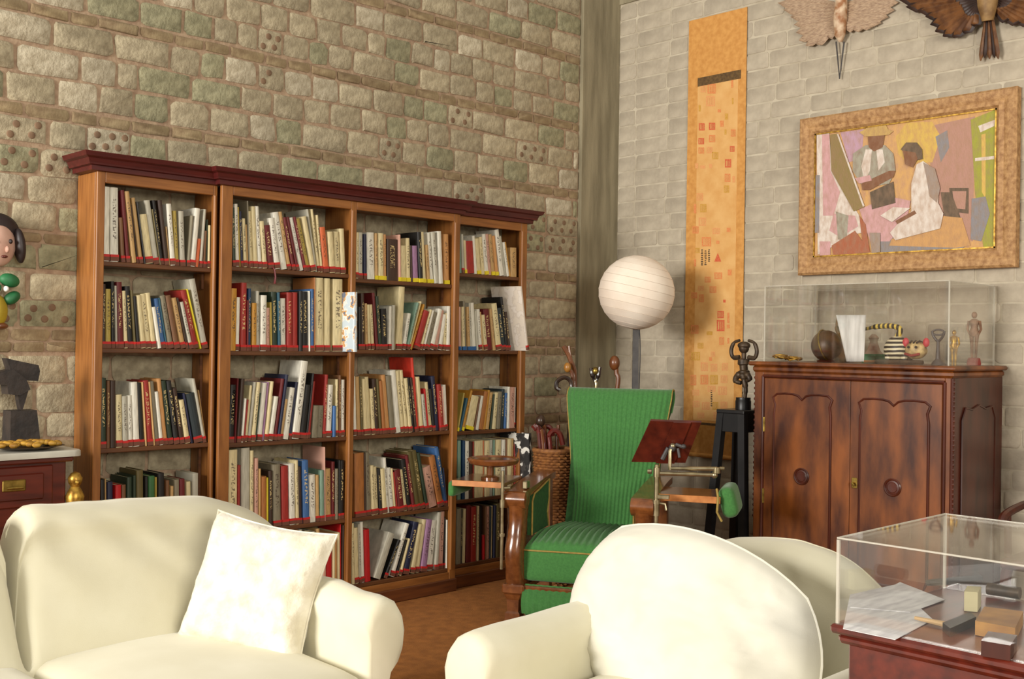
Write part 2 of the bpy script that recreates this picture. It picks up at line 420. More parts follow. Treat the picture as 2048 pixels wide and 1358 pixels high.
for bi, (x0, x1, y) in enumerate(BAYS):
    for si, z in enumerate(SHZ[bi]):
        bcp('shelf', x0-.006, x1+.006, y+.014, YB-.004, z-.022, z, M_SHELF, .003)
        if 0 < si < 4 or si == 0:
            bcp('shelf_cleat', x1-.004, x1+.008, y+.10, y+.112, z-.36 if si else z-.1, z-.024, M_SHELF, 0)
# plinth
for x0, x1, y in BAYS: bcp('plinth_rail', x0, x1, y+.001, y+.02, .06, .113, M_OAKH, .002)
for x0, x1, y in SECT:
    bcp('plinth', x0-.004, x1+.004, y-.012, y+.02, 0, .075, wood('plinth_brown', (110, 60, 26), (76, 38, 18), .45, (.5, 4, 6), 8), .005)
# cornice, one mitred moulding for each section
CPROF = [(0, 2.203), (-.016, 2.206), (-.018, 2.226), (-.034, 2.229), (-.036, 2.236), (-.044, 2.255), (-.06, 2.262), (-.068, 2.282), (.02, 2.282), (.02, 2.203)]
def cornice(x0, x1, y, lret, rret, yb=YB-.02):
    R = []
    def sec(x, k): return [(x+k*dy if dy < 0 else x, y+dy, z) for dy, z in CPROF]
    b = MB(); b.rings([sec(x0, 1 if lret else 0), sec(x1, -1 if rret else 0)])
    for ret, x, k in ((lret, x0, 1), (rret, x1, -1)):
        if ret:
            e = yb if ret == 2 else y+.043
            b.rings([[(x+k*dy if dy < 0 else x+k*.02, y+(dy if dy < 0 else .02), z) for dy, z in CPROF],
                     [(x+k*dy if dy < 0 else x+k*.02, e, z) for dy, z in CPROF]])
    b.box(x0, x1, y+.0, yb, 2.268, 2.28)
    b.build('cornice', M_MAH, bc)
cornice(2.087, 2.7, YS, 2, 0); cornice(2.7, 4.265, YC, 1, 1); cornice(4.265, 4.875, YS, 0, 2)

# ================================================================== BOOKS
CLR = dict(w=((232, 228, 212), 'white'), c=((222, 206, 158), 'cream'), t=((196, 158, 102), 'tan'), y=((184, 160, 72), 'olive yellow'), k=((26, 24, 22), 'black'),
  m=((104, 26, 28), 'maroon'), r=((160, 42, 34), 'red'), o=((214, 106, 58), 'orange'), b=((62, 104, 158), 'blue'), n=((34, 38, 66), 'navy'), g=((132, 124, 102), 'grey'),
  e=((42, 58, 40), 'dark green'), l=((124, 154, 134), 'sea green'), s=((46, 90, 108), 'teal'), p=((158, 118, 152), 'mauve'), d=((62, 42, 30), 'dark brown'),
  u=((116, 78, 46), 'brown'), a=((100, 88, 48), 'olive brown'), q=((206, 158, 138), 'pale pink'), h=((190, 186, 168), 'light grey'), i=((206, 150, 90), 'orange tan'),
  G=((54, 104, 58), 'green'), R=((190, 22, 26), 'bright red'), Y=((222, 206, 50), 'bright yellow'), M=((194, 138, 44), 'mustard'), B=((24, 62, 98), 'deep blue'),
  S=((40, 52, 56), 'slate'), T=((170, 108, 54), 'leather brown'), V=((224, 62, 42), 'vermilion'))
def book_mats(k):
    c = CLR[k][0]; nm = 'cover_'+CLR[k][1].replace(' ', '_')
    plain = mat(nm, c, tuple(v*.86 for v in c), .55, 5, rand=.05)
    if nm+'_print' not in MATS:
        m = plain.copy(); m.name = nm+'_print'; MATS[nm+'_print'] = m
        nt = m.node_tree; N = nt.nodes; L = nt.links; b_ = N['Principled BSDF']
        src = b_.inputs['Base Color'].links[0].from_socket
        tc = N.new('ShaderNodeTexCoord'); sp = N.new('ShaderNodeSeparateXYZ'); L.new(tc.outputs['Object'], sp.inputs[0])
        def mth(op, a, bb):
            n = N.new('ShaderNodeMath'); n.operation = op
            for i_, v in enumerate((a, bb)):
                if isinstance(v, (int, float)): n.inputs[i_].default_value = v
                else: L.new(v, n.inputs[i_])
            return n.outputs[0]
        band = mth('LESS_THAN', mth('ABSOLUTE', sp.outputs[0], 0), .22)
        zz = mth('LESS_THAN', mth('ABSOLUTE', mth('SUBTRACT', sp.outputs[2], .58), 0), .27)
        mp = N.new('ShaderNodeMapping'); mp.inputs['Scale'].default_value = (3.2, .01, 34)
        L.new(tc.outputs['Object'], mp.inputs[0]); oi = N.new('ShaderNodeObjectInfo')
        ad = N.new('ShaderNodeVectorMath'); ad.operation = 'ADD'; L.new(mp.outputs[0], ad.inputs[0])
        cx = N.new('ShaderNodeCombineXYZ'); L.new(mth('MULTIPLY', oi.outputs['Random'], 90), cx.inputs[0]); L.new(cx.outputs[0], ad.inputs[1])
        nz = N.new('ShaderNodeTexNoise'); nz.inputs['Scale'].default_value = 1; nz.inputs['Detail'].default_value = 1; L.new(ad.outputs[0], nz.inputs[0])
        th = mth('GREATER_THAN', nz.outputs['Fac'], .53)
        fr = mth('LESS_THAN', sp.outputs[1], .004)
        fac = mth('MULTIPLY', mth('MULTIPLY', band, zz), mth('MULTIPLY', th, fr)); fac = mth('MULTIPLY', fac, .75)
        mx = N.new('ShaderNodeMixRGB'); L.new(fac, mx.inputs[0]); L.new(src, mx.inputs[1])
        dark = sum(c) < 330
        mx.inputs[2].default_value = (*lin((214, 190, 130) if dark else (70, 54, 44)), 1)
        L.new(mx.outputs[0], b_.inputs['Base Color'])
    return plain, MATS[nm+'_print']
# unit book: x -.5..5 thickness, y 0 (spine) .. 1 (fore-edge), z 0..1
def cover_mesh(m_, soft):
    b = MB(); t = .07 if soft else .11; e = .0 if soft else .012
    n = 5
    prof = [(-.5, 1), (-.5, .035)]+[(.5*math.sin(-PI/2+PI*k/n)*1.0, .03-.03*math.cos(-PI/2+PI*k/n)) for k in range(1, n)]+[(.5, .035), (.5, 1), (.5-t, 1), (.5-t, .06), (-.5+t, .06), (-.5+t, 1)]
    b.rings([[(x, y, 0) for x, y in prof], [(x, y, 1) for x, y in prof]], cap0=False, cap1=False)
    k = len(prof); q = n+2
    # caps as quads strips: left board, spine, right board
    for z, base in ((0, 0), (1, k)):
        L_ = [0, 1, k-2, k-1]; R_ = [q, q-1, q+2, q+1]
        b.face(*[base+i_ for i_ in L_]); b.face(*[base+i_ for i_ in R_])
        b.face(*([base+i_ for i_ in range(1, q)]+[base+q+2, base+k-2]))
    return b.mesh('book', m_)
PAGES = MB().box(-.42, .42, .05, .975, .012, .985).mesh('pages', M_PAGES)
LAB = {}
for kk, mm in (('r', M_TAPER), ('y', M_TAPEY), ('b', M_TAPEB)):
    b = MB(); b.box(-.51, .51, -.004, .05, 0, .62 if kk == 'r' else 1); 
    if kk == 'r': b.m = 1; b.box(-.515, .515, -.005, .05, .62, 1)
    LAB[kk] = b.mesh('spine_label', [M_TAG, mm] if kk == 'r' else mm)
CM = {}
ORD = ['', 'first', 'second', 'third', 'fourth', 'fifth', 'sixth', 'seventh', 'eighth', 'ninth', 'tenth', 'eleventh', 'twelfth', 'thirteenth', 'fourteenth', 'fifteenth', 'sixteenth', 'seventeenth', 'eighteenth', 'nineteenth', 'twentieth'] + ['twenty-'+w for w in ('first', 'second', 'third', 'fourth', 'fifth', 'sixth', 'seventh', 'eighth', 'ninth')]+['thirtieth']
BAYN = ['leftmost', 'second', 'third', 'rightmost']; SHN = ['top', 'second', 'third', 'fourth', 'bottom']
# bay, shelf, crop origin, crop scale, books: (bottom x, width, top x, top y, colour, tape[, forward])
CELLS = [
(0,0,200,365,.13252,"110 105 118 60 w r;235 125 240 75 w r;360 55 322 530 u r;435 60 335 115 m r;525 70 385 130 t -;590 30 470 330 d r;640 60 490 225 t r;690 25 590 290 k -;755 120 625 475 c r;870 90 725 265 h r;920 22 785 400 a -;960 55 830 265 k r;1035 85 930 265 d r;1065 22 1010 665 t -;1115 80 1050 320 w r;1180 60 1140 425 y r;1265 80 1240 430 h r;1345 40 1405 500 g r;1405 80 1485 390 w r;1475 46 1525 850 o -;1530 42 1600 405 h r;1580 36 1610 730 u r;1622 40 1645 560 e r;1672 40 1692 650 c r"),
(0,1,200,545,.11782,"85 60 120 200 d r;165 90 150 280 y r;245 60 235 150 k r;300 40 262 225 h r;375 100 330 160 m r;465 60 405 310 c r;545 90 450 230 k r;610 36 520 300 a r;665 60 560 400 k r;745 90 620 385 c r;840 90 710 360 c r;930 80 790 345 c r;1020 66 905 585 w -;1095 80 915 440 b r;1155 40 985 430 s r;1220 90 1050 390 g r;1320 90 1150 390 u r;1420 90 1245 430 t r;1490 40 1330 430 d r;1560 60 1370 500 h r;1650 95 1440 300 r r;1740 46 1500 285 Y -;1830 110 1610 110 h r"),
(0,2,200,730,.13252,"70 85 80 200 e r;140 50 150 240 u -;205 85 205 240 d -;300 90 275 450 c r;390 80 390 470 h r;470 70 450 460 w r;560 95 490 260 w r;655 76 580 270 k r;705 28 625 260 t -;768 85 670 235 r r;828 34 715 255 t -;875 60 780 250 g r;940 58 840 405 w r;1003 66 870 210 i r;1085 80 920 240 e r;1170 70 1030 240 k r;1250 70 1150 350 d r;1335 76 1210 530 c r;1397 36 1260 430 n -;1492 125 1350 430 S r;1600 76 1430 210 h r;1662 44 1550 380 t r"),
(0,3,200,900,.1172,"70 75 60 510 k -;120 24 110 500 t -;195 95 195 550 n -;320 105 320 600 R -;430 75 430 600 u -;525 90 530 470 e -;600 50 590 440 e -;710 120 700 350 a -;805 50 800 460 k -;900 110 905 450 G -;975 28 965 470 y -;1065 110 1060 400 k -;1160 60 1160 520 u -;1240 55 1250 620 t -;1325 85 1315 510 g -;1425 95 1415 500 m -;1540 76 1530 545 c -;1635 95 1640 400 h -"),
(1,0,455,385,.13252,"110 50 95 230 e r;160 60 120 170 w r;198 28 170 220 y -;235 40 195 280 n r;285 50 240 390 c r;322 26 270 480 t r;345 24 330 130 g r;380 54 350 280 c r;440 70 410 210 c r;510 60 452 205 w r;580 60 510 430 c r;670 90 575 490 m r;765 80 640 380 w r;870 90 690 290 w -;948 60 765 285 t r;1015 50 840 370 m r;1072 50 890 365 m r;1135 60 950 375 w -;1188 40 1000 365 m r;1240 60 1070 390 y r;1310 74 1160 360 c r;1362 30 1225 250 h -;1400 40 1290 250 c r;1440 40 1380 340 c r;1505 80 1425 520 o r;1595 80 1555 590 c r;1680 80 1660 590 c r;1760 66 1735 545 c r"),
(1,1,455,540,.13184,"90 96 110 280 M -;165 56 185 415 w r;250 90 265 195 r r;312 26 320 460 m r;350 48 362 280 B r;415 70 415 500 M r;475 46 480 320 h r;553 86 565 385 w r;632 52 635 575 q r;685 30 675 490 y r;742 80 720 330 e r;808 40 790 340 s r;870 80 865 430 w r;960 80 960 340 r r;1045 84 1045 340 r r;1122 50 1125 320 k -;1200 86 1190 325 k r;1255 22 1250 320 w -;1295 52 1300 290 b r;1332 20 1322 95 T -;1410 120 1405 100 c r;1525 90 1530 110 c r;1690 150 1690 110 c r;1950 60 1950 335 w - .09"),
(1,2,455,710,.1362,"70 86 110 440 k r;125 26 165 345 m -;175 60 240 350 d r;222 32 275 640 w r;255 28 315 660 r r;290 38 365 450 c r;335 44 430 400 h r;390 54 470 400 c r;432 30 505 560 e -;485 72 565 410 w r;540 30 615 400 p -;582 46 670 390 c r;640 66 728 610 w r;705 50 840 350 m r;757 46 880 290 n r;803 40 868 650 t r;868 80 980 480 w -;935 40 1025 400 n r;1010 100 1170 90 w r;1110 86 1200 440 k r;1170 30 1230 270 k r;1212 40 1290 390 r r;1290 80 1320 745 g -;1375 76 1380 745 g -;1440 46 1470 290 r r;1505 80 1530 440 w r;1580 42 1590 750 b -;1630 40 1630 360 c r;1672 36 1680 300 u r;1730 56 1730 365 w r"),
(1,3,455,875,.1399,"90 130 100 180 c -;178 40 190 400 r -;280 120 285 150 h -;365 50 367 190 c -;430 56 435 300 q -;475 34 480 450 t -;540 86 545 560 T -;590 36 577 580 Y -;640 56 625 480 d -;735 110 725 390 g r;850 100 840 410 r r;945 80 930 380 w r;1010 46 990 330 c r;1062 46 1050 420 d r;1140 90 1120 330 b r;1235 90 1225 535 w -;1308 50 1300 540 t r;1365 54 1360 470 l r;1402 18 1392 140 q -;1455 80 1450 450 t r;1525 50 1535 350 m r;1577 46 1580 450 g -;1612 26 1600 330 k r;1670 84 1680 330 k r"),
(1,4,570,1030,.1031,"220 120 230 240 T -;320 50 320 260 h -;450 110 450 300 g -;560 70 560 330 w -;655 60 660 270 t -;765 80 770 370 q -;880 110 880 450 R -;963 46 965 480 c -;1015 46 1015 370 i -;1070 54 1080 350 c -;1108 20 1105 170 R -;1165 84 1165 200 d -"),
(2,0,700,430,.1123,"140 50 150 310 c r;215 76 215 310 h r;290 54 290 340 n r;400 130 385 310 w -;492 46 480 325 t y;570 94 565 325 c y;645 46 640 345 i y;780 190 780 430 d -;905 36 895 350 q y;985 86 990 545 c y;1070 70 1050 410 c y;1125 34 1108 540 d -;1195 90 1165 545 p y;1280 66 1235 300 k y;1350 54 1290 300 c y;1425 54 1390 530 t y;1490 56 1430 320 w y;1560 70 1480 300 h -;1635 74 1600 290 w -;1750 90 1735 340 i y"),
(2,1,700,555,.1178,"180 54 180 500 k r;240 56 218 270 d r;300 40 288 440 t r;350 40 330 460 c r;412 50 370 460 c r;480 50 410 260 m r;540 56 480 320 e r;620 96 600 530 k r;690 50 700 490 w r;752 54 770 470 h -;855 100 910 100 c r;935 56 1030 610 w r;988 40 1170 430 l r;1025 26 1230 410 c r;1062 40 1295 460 M -;1140 90 1320 570 r r;1212 40 1390 550 c r;1262 40 1410 560 w r;1325 70 1460 590 g r;1400 70 1560 540 w r;1475 56 1615 560 q r;1552 60 1660 630 w r;1630 60 1700 610 c r;1702 54 1725 490 w r"),
(2,2,700,705,.1326,"95 46 80 360 w r;150 54 125 365 t r;200 34 170 370 a r;248 54 210 400 c r;308 60 265 370 c r;368 50 320 550 c r;425 60 370 400 d r;480 40 415 400 a r;530 50 450 430 T r;592 66 510 340 i r;665 80 585 350 g r;750 80 655 270 w -;820 56 730 275 c r;875 50 785 270 c r;930 50 840 390 c r;970 34 890 380 k -;1008 36 930 380 d r;1048 40 960 80 V r;1095 60 1035 370 c r;1155 46 1112 630 h r;1195 30 1140 550 R r;1240 50 1150 450 c r;1288 40 1230 550 k r;1340 56 1275 360 n -;1398 56 1350 480 r r;1450 46 1410 510 q r;1508 72 1480 490 w r"),
(2,3,700,870,.1252,"165 150 165 290 T r;258 32 260 290 d r;325 70 290 280 g r;392 50 345 490 c r;450 60 410 510 c r;508 44 460 540 k r;570 70 525 540 c r;630 46 570 370 w -;690 66 630 530 w r;740 36 670 540 c r;775 26 710 600 r r;835 90 745 560 m r;912 50 820 560 c r;972 66 820 400 k r;1035 46 880 330 m r;1095 70 930 270 a r;1175 80 1010 260 a r;1248 50 1080 290 e r;1345 130 1230 510 q -;1465 90 1310 340 T r;1550 60 1410 200 b r;1615 66 1480 210 S r;1690 56 1610 520 n r"),
(2,4,695,1010,.1252,"105 46 100 210 c -;170 70 150 370 c r;222 36 195 310 h r;268 50 255 270 w r;345 90 280 400 R -;480 120 720 450 h -;610 46 850 560 k r;725 70 960 300 w r;800 40 985 560 k r;860 40 1010 540 c r;945 90 1090 280 n r;1055 70 1180 310 c r;1135 60 1225 240 c r;1225 90 1285 240 p r;1335 90 1390 250 w r;1430 56 1430 100 h r;1510 70 1500 90 q r;1595 70 1590 200 k r;1680 60 1670 230 w -"),
(3,0,905,440,.0921,"190 56 190 270 l -;245 44 232 310 h r;300 46 255 440 c y;415 160 350 450 r -;530 60 455 340 w -;605 80 540 400 c y;685 66 640 370 c -;762 80 670 300 w y;835 60 745 300 q -;905 70 825 310 t y;990 70 910 340 i y;1095 90 1000 190 w -;1175 50 1060 350 h -;1232 50 1110 480 w -;1278 30 1165 480 M -;1360 130 1355 600 t -"),
(3,1,905,560,.1142,"155 36 150 470 q b;207 44 190 470 c b;252 40 235 370 g b;300 46 270 470 t b;348 40 310 400 h b;408 66 370 400 w b;455 30 420 540 h -;505 54 455 510 w r;548 26 500 560 t -;598 60 525 610 c r;680 96 590 510 m -;750 40 660 500 t -;825 90 735 410 c r;915 80 810 490 S r;975 44 880 300 k r;1025 44 960 560 d r;1330 44 1160 115 h r .07"),
(3,2,905,745,.0958,"130 34 260 430 y y;175 44 320 540 s -;228 50 440 380 M y;365 160 500 490 c y;475 34 590 500 u -;530 56 630 490 w -;610 86 690 400 T -;690 50 760 370 M -;755 66 840 420 t -;815 30 880 460 e -;880 70 940 420 c -;975 80 1020 400 g -;1060 60 1090 350 S -;1120 46 1145 430 b -;1178 44 1190 300 w -;1290 150 1310 310 q -;1400 50 1400 310 w r"),
(3,3,900,855,.1104,"185 60 190 240 l -;260 50 265 240 B -;325 64 330 250 w -;398 66 400 260 d -;440 14 440 260 r -;535 150 535 240 c -;625 18 625 240 o -;688 90 690 240 c -;765 54 770 230 h -;815 26 820 230 l -;890 100 900 225 c -;985 70 1000 225 w -;1040 24 1040 210 u -;1098 84 1100 210 c -;1162 36 1165 200 t -;1205 40 1210 200 r -;1485 70 1440 60 w - .09"),
(3,4,900,985,.1142,"160 84 175 285 g -;218 30 235 300 k -;260 44 280 290 c -;335 70 345 230 m -;420 90 430 250 r -;500 36 510 240 c -;555 56 565 250 k -;605 36 600 750 R -;638 20 640 250 u -;675 56 685 250 q -;718 30 728 250 S -;750 24 765 240 c -;790 36 805 230 n -;845 64 860 200 a -;900 40 910 190 u -"),
]
n_books = 0
ALL = []
for bi, si, ox, oy, sc, data in CELLS:
    bx0, bx1, yfr = BAYS[bi]; z0 = SHZ[bi][si]; yp = yfr+.016
    zmax = (SHZ[bi][si-1]-.03) if si else 2.15
    L = []
    for q in data.split(';'):
        f = q.split(); out = float(f[6]) if len(f) > 6 else 0.
        y = yp-out
        pxb = ox+float(f[0])*sc; hw = float(f[1])*sc/2
        xb = x_at(pxb, y, z0); w = x_at(pxb+hw, y, z0)-x_at(pxb-hw, y, z0)
        T = on(ox+float(f[2])*sc, oy+float(f[3])*sc, 1, y)
        L.append(dict(x=xb, w=max(.007, w), dx=T[0]-xb, h=min(T[2], zmax)-z0, c=f[4], t=f[5], out=out, y=y))
    L.sort(key=lambda d: d['x'])
    for d in L: d['th'] = math.atan2(d['dx'], d['h'])
    lo, hi = bx0+.002, bx1-.002
    for _ in range(6):
        for a, b in zip(L, L[1:]):
            for hh in (0, min(a['h'], b['h'])):
                xa = a['x']+math.tan(a['th'])*hh+a['w']/2; xb = b['x']+math.tan(b['th'])*hh-b['w']/2
                v = xa-xb+.0008
                if v > 0:
                    if hh == 0:
                        m_ = min(v/2, a['w']-.006); n_ = min(v/2, b['w']-.006)
                        if m_ > 0: a['w'] -= m_; a['x'] -= m_/2
                        if n_ > 0: b['w'] -= n_; b['x'] += n_/2
                    else: b['th'] = math.atan(math.tan(b['th'])+min(v, .03)/hh*.6); a['th'] = math.atan(math.tan(a['th'])-min(v, .03)/hh*.4)
        for d in (L[0], L[-1]):
            for hh in (0, d['h']):
                xl = d['x']+math.tan(d['th'])*hh-d['w']/2; xr = xl+d['w']
                if d['out'] < .05:
                    if xl < lo: d['x'] += (lo-xl) if hh == 0 else 0; d['th'] += (lo-xl)/hh if hh else 0
                    if xr > hi: d['x'] -= (xr-hi) if hh == 0 else 0; d['th'] -= (xr-hi)/hh if hh else 0
    for k, d in enumerate(L):
        th = d['th']; t = max(.005, d['w']*math.cos(th)-.0006); h = d['h']/math.cos(th)-t*abs(math.sin(th))*.5
        dep = max(.10, min(.205, h*rnd.uniform(.66, .78)))
        if d['out']: dep = .27
        dep = min(dep, 5.058-d['y']-.012)
        if d['out'] and bi == 3: dep = .22
        d.update(k=k, bay=bi, sh=si, t_=t, h_=h, dep=dep, z0=z0, soft=rnd.random() < .5, pr=rnd.random() < .6 and t > .012, dy=0 if d['out'] else rnd.uniform(0, .012))
        ALL.append(d)
BIGN = set(id(d) for d in sorted(ALL, key=lambda d: -d['t_']*min(d['h_'], .3)*(0 if (d['bay'] == 0 and d['sh'] == 3) or (d['bay'] == 1 and d['sh'] == 4) else 1)-(1 if d['out'] else 0))[:300])
def pic(name, cols, sc):
    m = mat(name, cols[0], cols[0], .5, 5); N = m.node_tree.nodes; L_ = m.node_tree.links; b_ = N['Principled BSDF']
    tc = N.new('ShaderNodeTexCoord'); mp = N.new('ShaderNodeMapping'); mp.inputs['Scale'].default_value = (1, sc, sc*1.4); L_.new(tc.outputs['Object'], mp.inputs[0])
    nz = N.new('ShaderNodeTexNoise'); nz.inputs['Scale'].default_value = 2; nz.inputs['Detail'].default_value = 3; L_.new(mp.outputs[0], nz.inputs[0])
    cr = N.new('ShaderNodeValToRGB'); cr.color_ramp.interpolation = 'CONSTANT'; els = cr.color_ramp.elements
    for i_ in range(len(cols)-2): els.new(.5)
    for i_, c in enumerate(cols): els[i_].position = 0 if i_ == 0 else .44+.05*i_; els[i_].color = (*lin(c), 1)
    L_.new(nz.outputs['Fac'], cr.inputs[0]); L_.new(cr.outputs[0], b_.inputs['Base Color']); return m
SPECIAL = {(1, 1): pic('cover_picture_bright', [(186, 200, 208), (216, 216, 210), (196, 150, 96), (104, 112, 130)], 2.0), (3, 3): pic('cover_picture_mono', [(30, 28, 28), (60, 56, 54), (224, 222, 214)], 1.6), (3, 1): pic('cover_picture_grey', [(206, 194, 178), (196, 184, 170), (210, 200, 188)], 2)}
slim = MB(); slim_mats = []
def join_into(me, M):
    b0 = len(slim.v)
    for v in me.vertices: slim.v.append(M @ v.co)
    for p in me.polygons:
        mm = me.materials[p.material_index]
        if mm not in slim_mats: slim_mats.append(mm)
        slim.f.append(tuple(b0+k for k in p.vertices)); slim.mi.append(slim_mats.index(mm))
for d in ALL:
    th, t, h = d['th'], d['t_'], d['h_']
    plain, prt = book_mats(d['c'])
    key = (d['c'], d['soft'], d['pr'])
    if d['out']: key = ('out', d['bay'], d['sh']); d['c'] = 'w'
    if key not in CM: CM[key] = cover_mesh(SPECIAL[(d['bay'], d['sh'])] if d['out'] else (prt if d['pr'] else plain), d['soft'])
    loc = Vector((d['x'], d['y']+d['dy'], d['z0']+t/2*abs(math.sin(th))+.0005))
    lz = (.030 if d['t'] == 'r' else .022)/h
    loff = .003/h if d['t'] == 'r' and d['c'] in 'cYw' else 0
    if id(d) not in BIGN:
        M = Matrix.Translation(loc) @ Matrix.Rotation(th, 4, 'Y') @ Matrix.Diagonal((t, d['dep'], h, 1))
        join_into(CM[key], M); join_into(PAGES, M)
        if d['t'] != '-': join_into(LAB[d['t']], M @ Matrix.Translation((0, 0, loff)) @ Matrix.Diagonal((1, 1, lz, 1)))
        continue
    o = mesh_obj('book', CM[key]); o.location = loc; o.rotation_euler = (0, th, {(3, 1): .24, (3, 3): .2, (1, 1): .06}[d['bay'], d['sh']] if d['out'] else 0); o.scale = (t, d['dep'], h)
    mesh_obj('pages', PAGES, o)
    if d['t'] != '-':
        l = mesh_obj('spine_label', LAB[d['t']], o); l.scale = (1, 1, lz); l.location = (0, 0, loff)
    sz = 'thick ' if t > .034 else ('slim ' if t < .014 else ''); ht = 'tall ' if h > .34 else ('short ' if h < .19 else '')
    cn_ = CLR[d['c']][1] if not d['out'] else {(1, 1): 'picture-covered white', (3, 3): 'black-and-white', (3, 1): 'pale grey'}[d['bay'], d['sh']]
    tag(o, f"{sz}{ht}{cn_} book, {ORD[d['k']+1]} from left on the {SHN[d['sh']]} shelf, {BAYN[d['bay']]} bay", 'book', f"books on the {SHN[d['sh']]} shelf of the {BAYN[d['bay']]} bay")
    n_books += 1; d['o'] = o
    if (d['bay'], d['sh'], d['k']) == (1, 2, 0):                       # red title lettering on the black spine
        cu = bpy.data.curves.new('t', 'FONT'); cu.body = 'El Greco'; cu.size = 1; cu.extrude = .002
        to = bpy.data.objects.new('t', cu); COL.objects.link(to); dg = bpy.context.evaluated_depsgraph_get()
        me = bpy.data.meshes.new_from_object(to.evaluated_get(dg)); bpy.data.objects.remove(to)
        me.name = 'title'; me.materials.clear(); me.materials.append(M_TAPER)
        bb = max(v.co.x for v in me.vertices)
        for v in me.vertices:                    # reads upward along the spine
            x, y = v.co.x/bb, v.co.y
            v.co = Vector((.28-y*.8, -.012, .46+x*.45))
        mesh_obj('title', me, o)
    if (d['bay'], d['sh'], d['c']) == (1, 0, 'm') and d['k'] < 14:      # its ribbon hangs over the shelf edge
        p = Vector((d['x'], d['y']-.004, d['z0'])); b = MB(); b.tube([p+Vector((.0, .0, .012)), p+Vector((.006, -.012, -.004)), p+Vector((.012, -.012, -.04)), p+Vector((.008, -.012, -.075))], [.003, .005, .006, .007], 6, .3)
        me = b.mesh('ribbon', CM[key].materials[0], True); me.transform((Matrix.Translation(loc) @ Matrix.Rotation(th, 4, 'Y') @ Matrix.Diagonal((t, d['dep'], h, 1))).inverted()); mesh_obj('ribbon', me, o)
so = slim.build('slim_books', slim_mats); so['kind'] = 'stuff'; tag(so, 'slim books squeezed between the larger ones along the shelves', 'books')
print('books', n_books, 'bricks', nL, nR)
#PART3
def put(mb, name, mats, parent, smooth=False, angle=40):       # mesh given in room coordinates, parented
    me = mb.mesh(name, mats, smooth, angle); me.transform(parent.matrix_basis.inverted())
    return mesh_obj(name, me, parent)
def putm(mb, name, mats, label, cat, smooth=False, angle=40, group=None):
    return tag(mb.build(name, mats, None, smooth, angle), label, cat, group)

# ================================================================== HANGING SCROLL
sx = 5.944
sl = thing('hanging_scroll', 'long orange silk hanging scroll covered in red seal stamps on white brick wall', 'scroll', (sx, 4.21, .72))
M_SILK = mat('orange_silk', (206, 150, 78), (190, 132, 62), .75, 30, bump=.05, bscale=300)
M_SPAP = mat('peach_paper', (216, 170, 106), (206, 154, 88), .8, 10)
M_STRIP = mat('brown_title_strip', (104, 78, 40), (78, 56, 28), .8, 60)
y0, y1, zb, zt = 3.98, 4.437, .735, 3.63
b = MB(); b.box(sx, sx+.004, y0, y1, zb, zt); put(b, 'silk_mount', M_SILK, sl)
def wq(px, py, x=sx): p = on(px, py, 0, x); return p[1], p[2]
yA, zA = wq(1396, 160); yB, zB = wq(1482, 145); yC, zC = wq(1378, 838)
b = MB(); b.box(sx-.0012, sx+.001, yB+.02, yA, .965, zA-.03); put(b, 'paper_panel', M_SPAP, sl)
b = MB(); b.box(sx-.003, sx+.001, yB, yA, zA-.045, zA+.012); put(b, 'title_strip', M_STRIP, sl)
b = MB(); b.box(sx-.002, sx+.001, y0, y1, .935, .95); put(b, 'mount_band', M_STRIP, sl)
b = MB(); b.tube([(sx-.004, y0-.012, .735), (sx-.004, y1+.012, .735)], .014, 12); put(b, 'roller', M_SILK, sl, True)
for yy in (y0-.03, y1+.012):
    b = MB(); b.tube([(sx-.004, yy, .735), (sx-.004, yy+.018, .735)], .021, 12); put(b, 'roller_knob', M_BLACK, sl, True)
SE = [mat('seal_red', (192, 72, 44), (206, 112, 70), .85, 220), mat('seal_orange', (206, 118, 66), (214, 146, 88), .85, 220), mat('seal_ochre', (186, 136, 46), (204, 158, 78), .85, 200),
      mat('seal_pale', (212, 140, 88), (216, 160, 100), .85, 200), mat('ink_black', (44, 36, 30), (90, 70, 48), .85, 200)]
seals = []
for cx, cy, w, h, k in [(905,860,50,70,3),(985,860,80,95,1),(975,980,85,100,3),(1060,1075,30,30,1),(1185,810,20,80,1),(890,1230,55,70,0),(990,1225,60,70,0),(1085,1200,35,60,1),(1195,1290,45,70,1),(1120,1280,20,50,2),(870,1050,20,60,2),(1130,1130,30,60,2),(1190,980,15,60,2)]:
    seals.append((1220+.2062*cx, .2062*cy, w*.2062, h*.2062, k))
for cx, cy, w, h, k in [(885,60,55,60,0),(990,35,60,70,1),(885,150,55,60,1),(965,145,55,60,3),(1185,135,45,55,0),(1145,275,60,80,0),(1140,415,55,80,1),(1200,430,25,60,3),(1130,525,50,70,2),(870,600,60,70,3),(905,710,60,80,2),(825,715,25,90,1),(895,840,70,80,3),(830,920,60,70,1),(1030,930,70,60,3),(1150,920,35,40,1),(935,1035,90,90,1),(1045,1040,30,30,1),(825,1240,20,70,1),(840,300,30,50,3),(900,310,50,30,3),(975,300,30,40,3),(1020,200,60,70,2),(850,1120,40,50,2)]:
    seals.append((1220+.2062*cx, 270+.2062*cy, w*.2062, h*.2062, k))
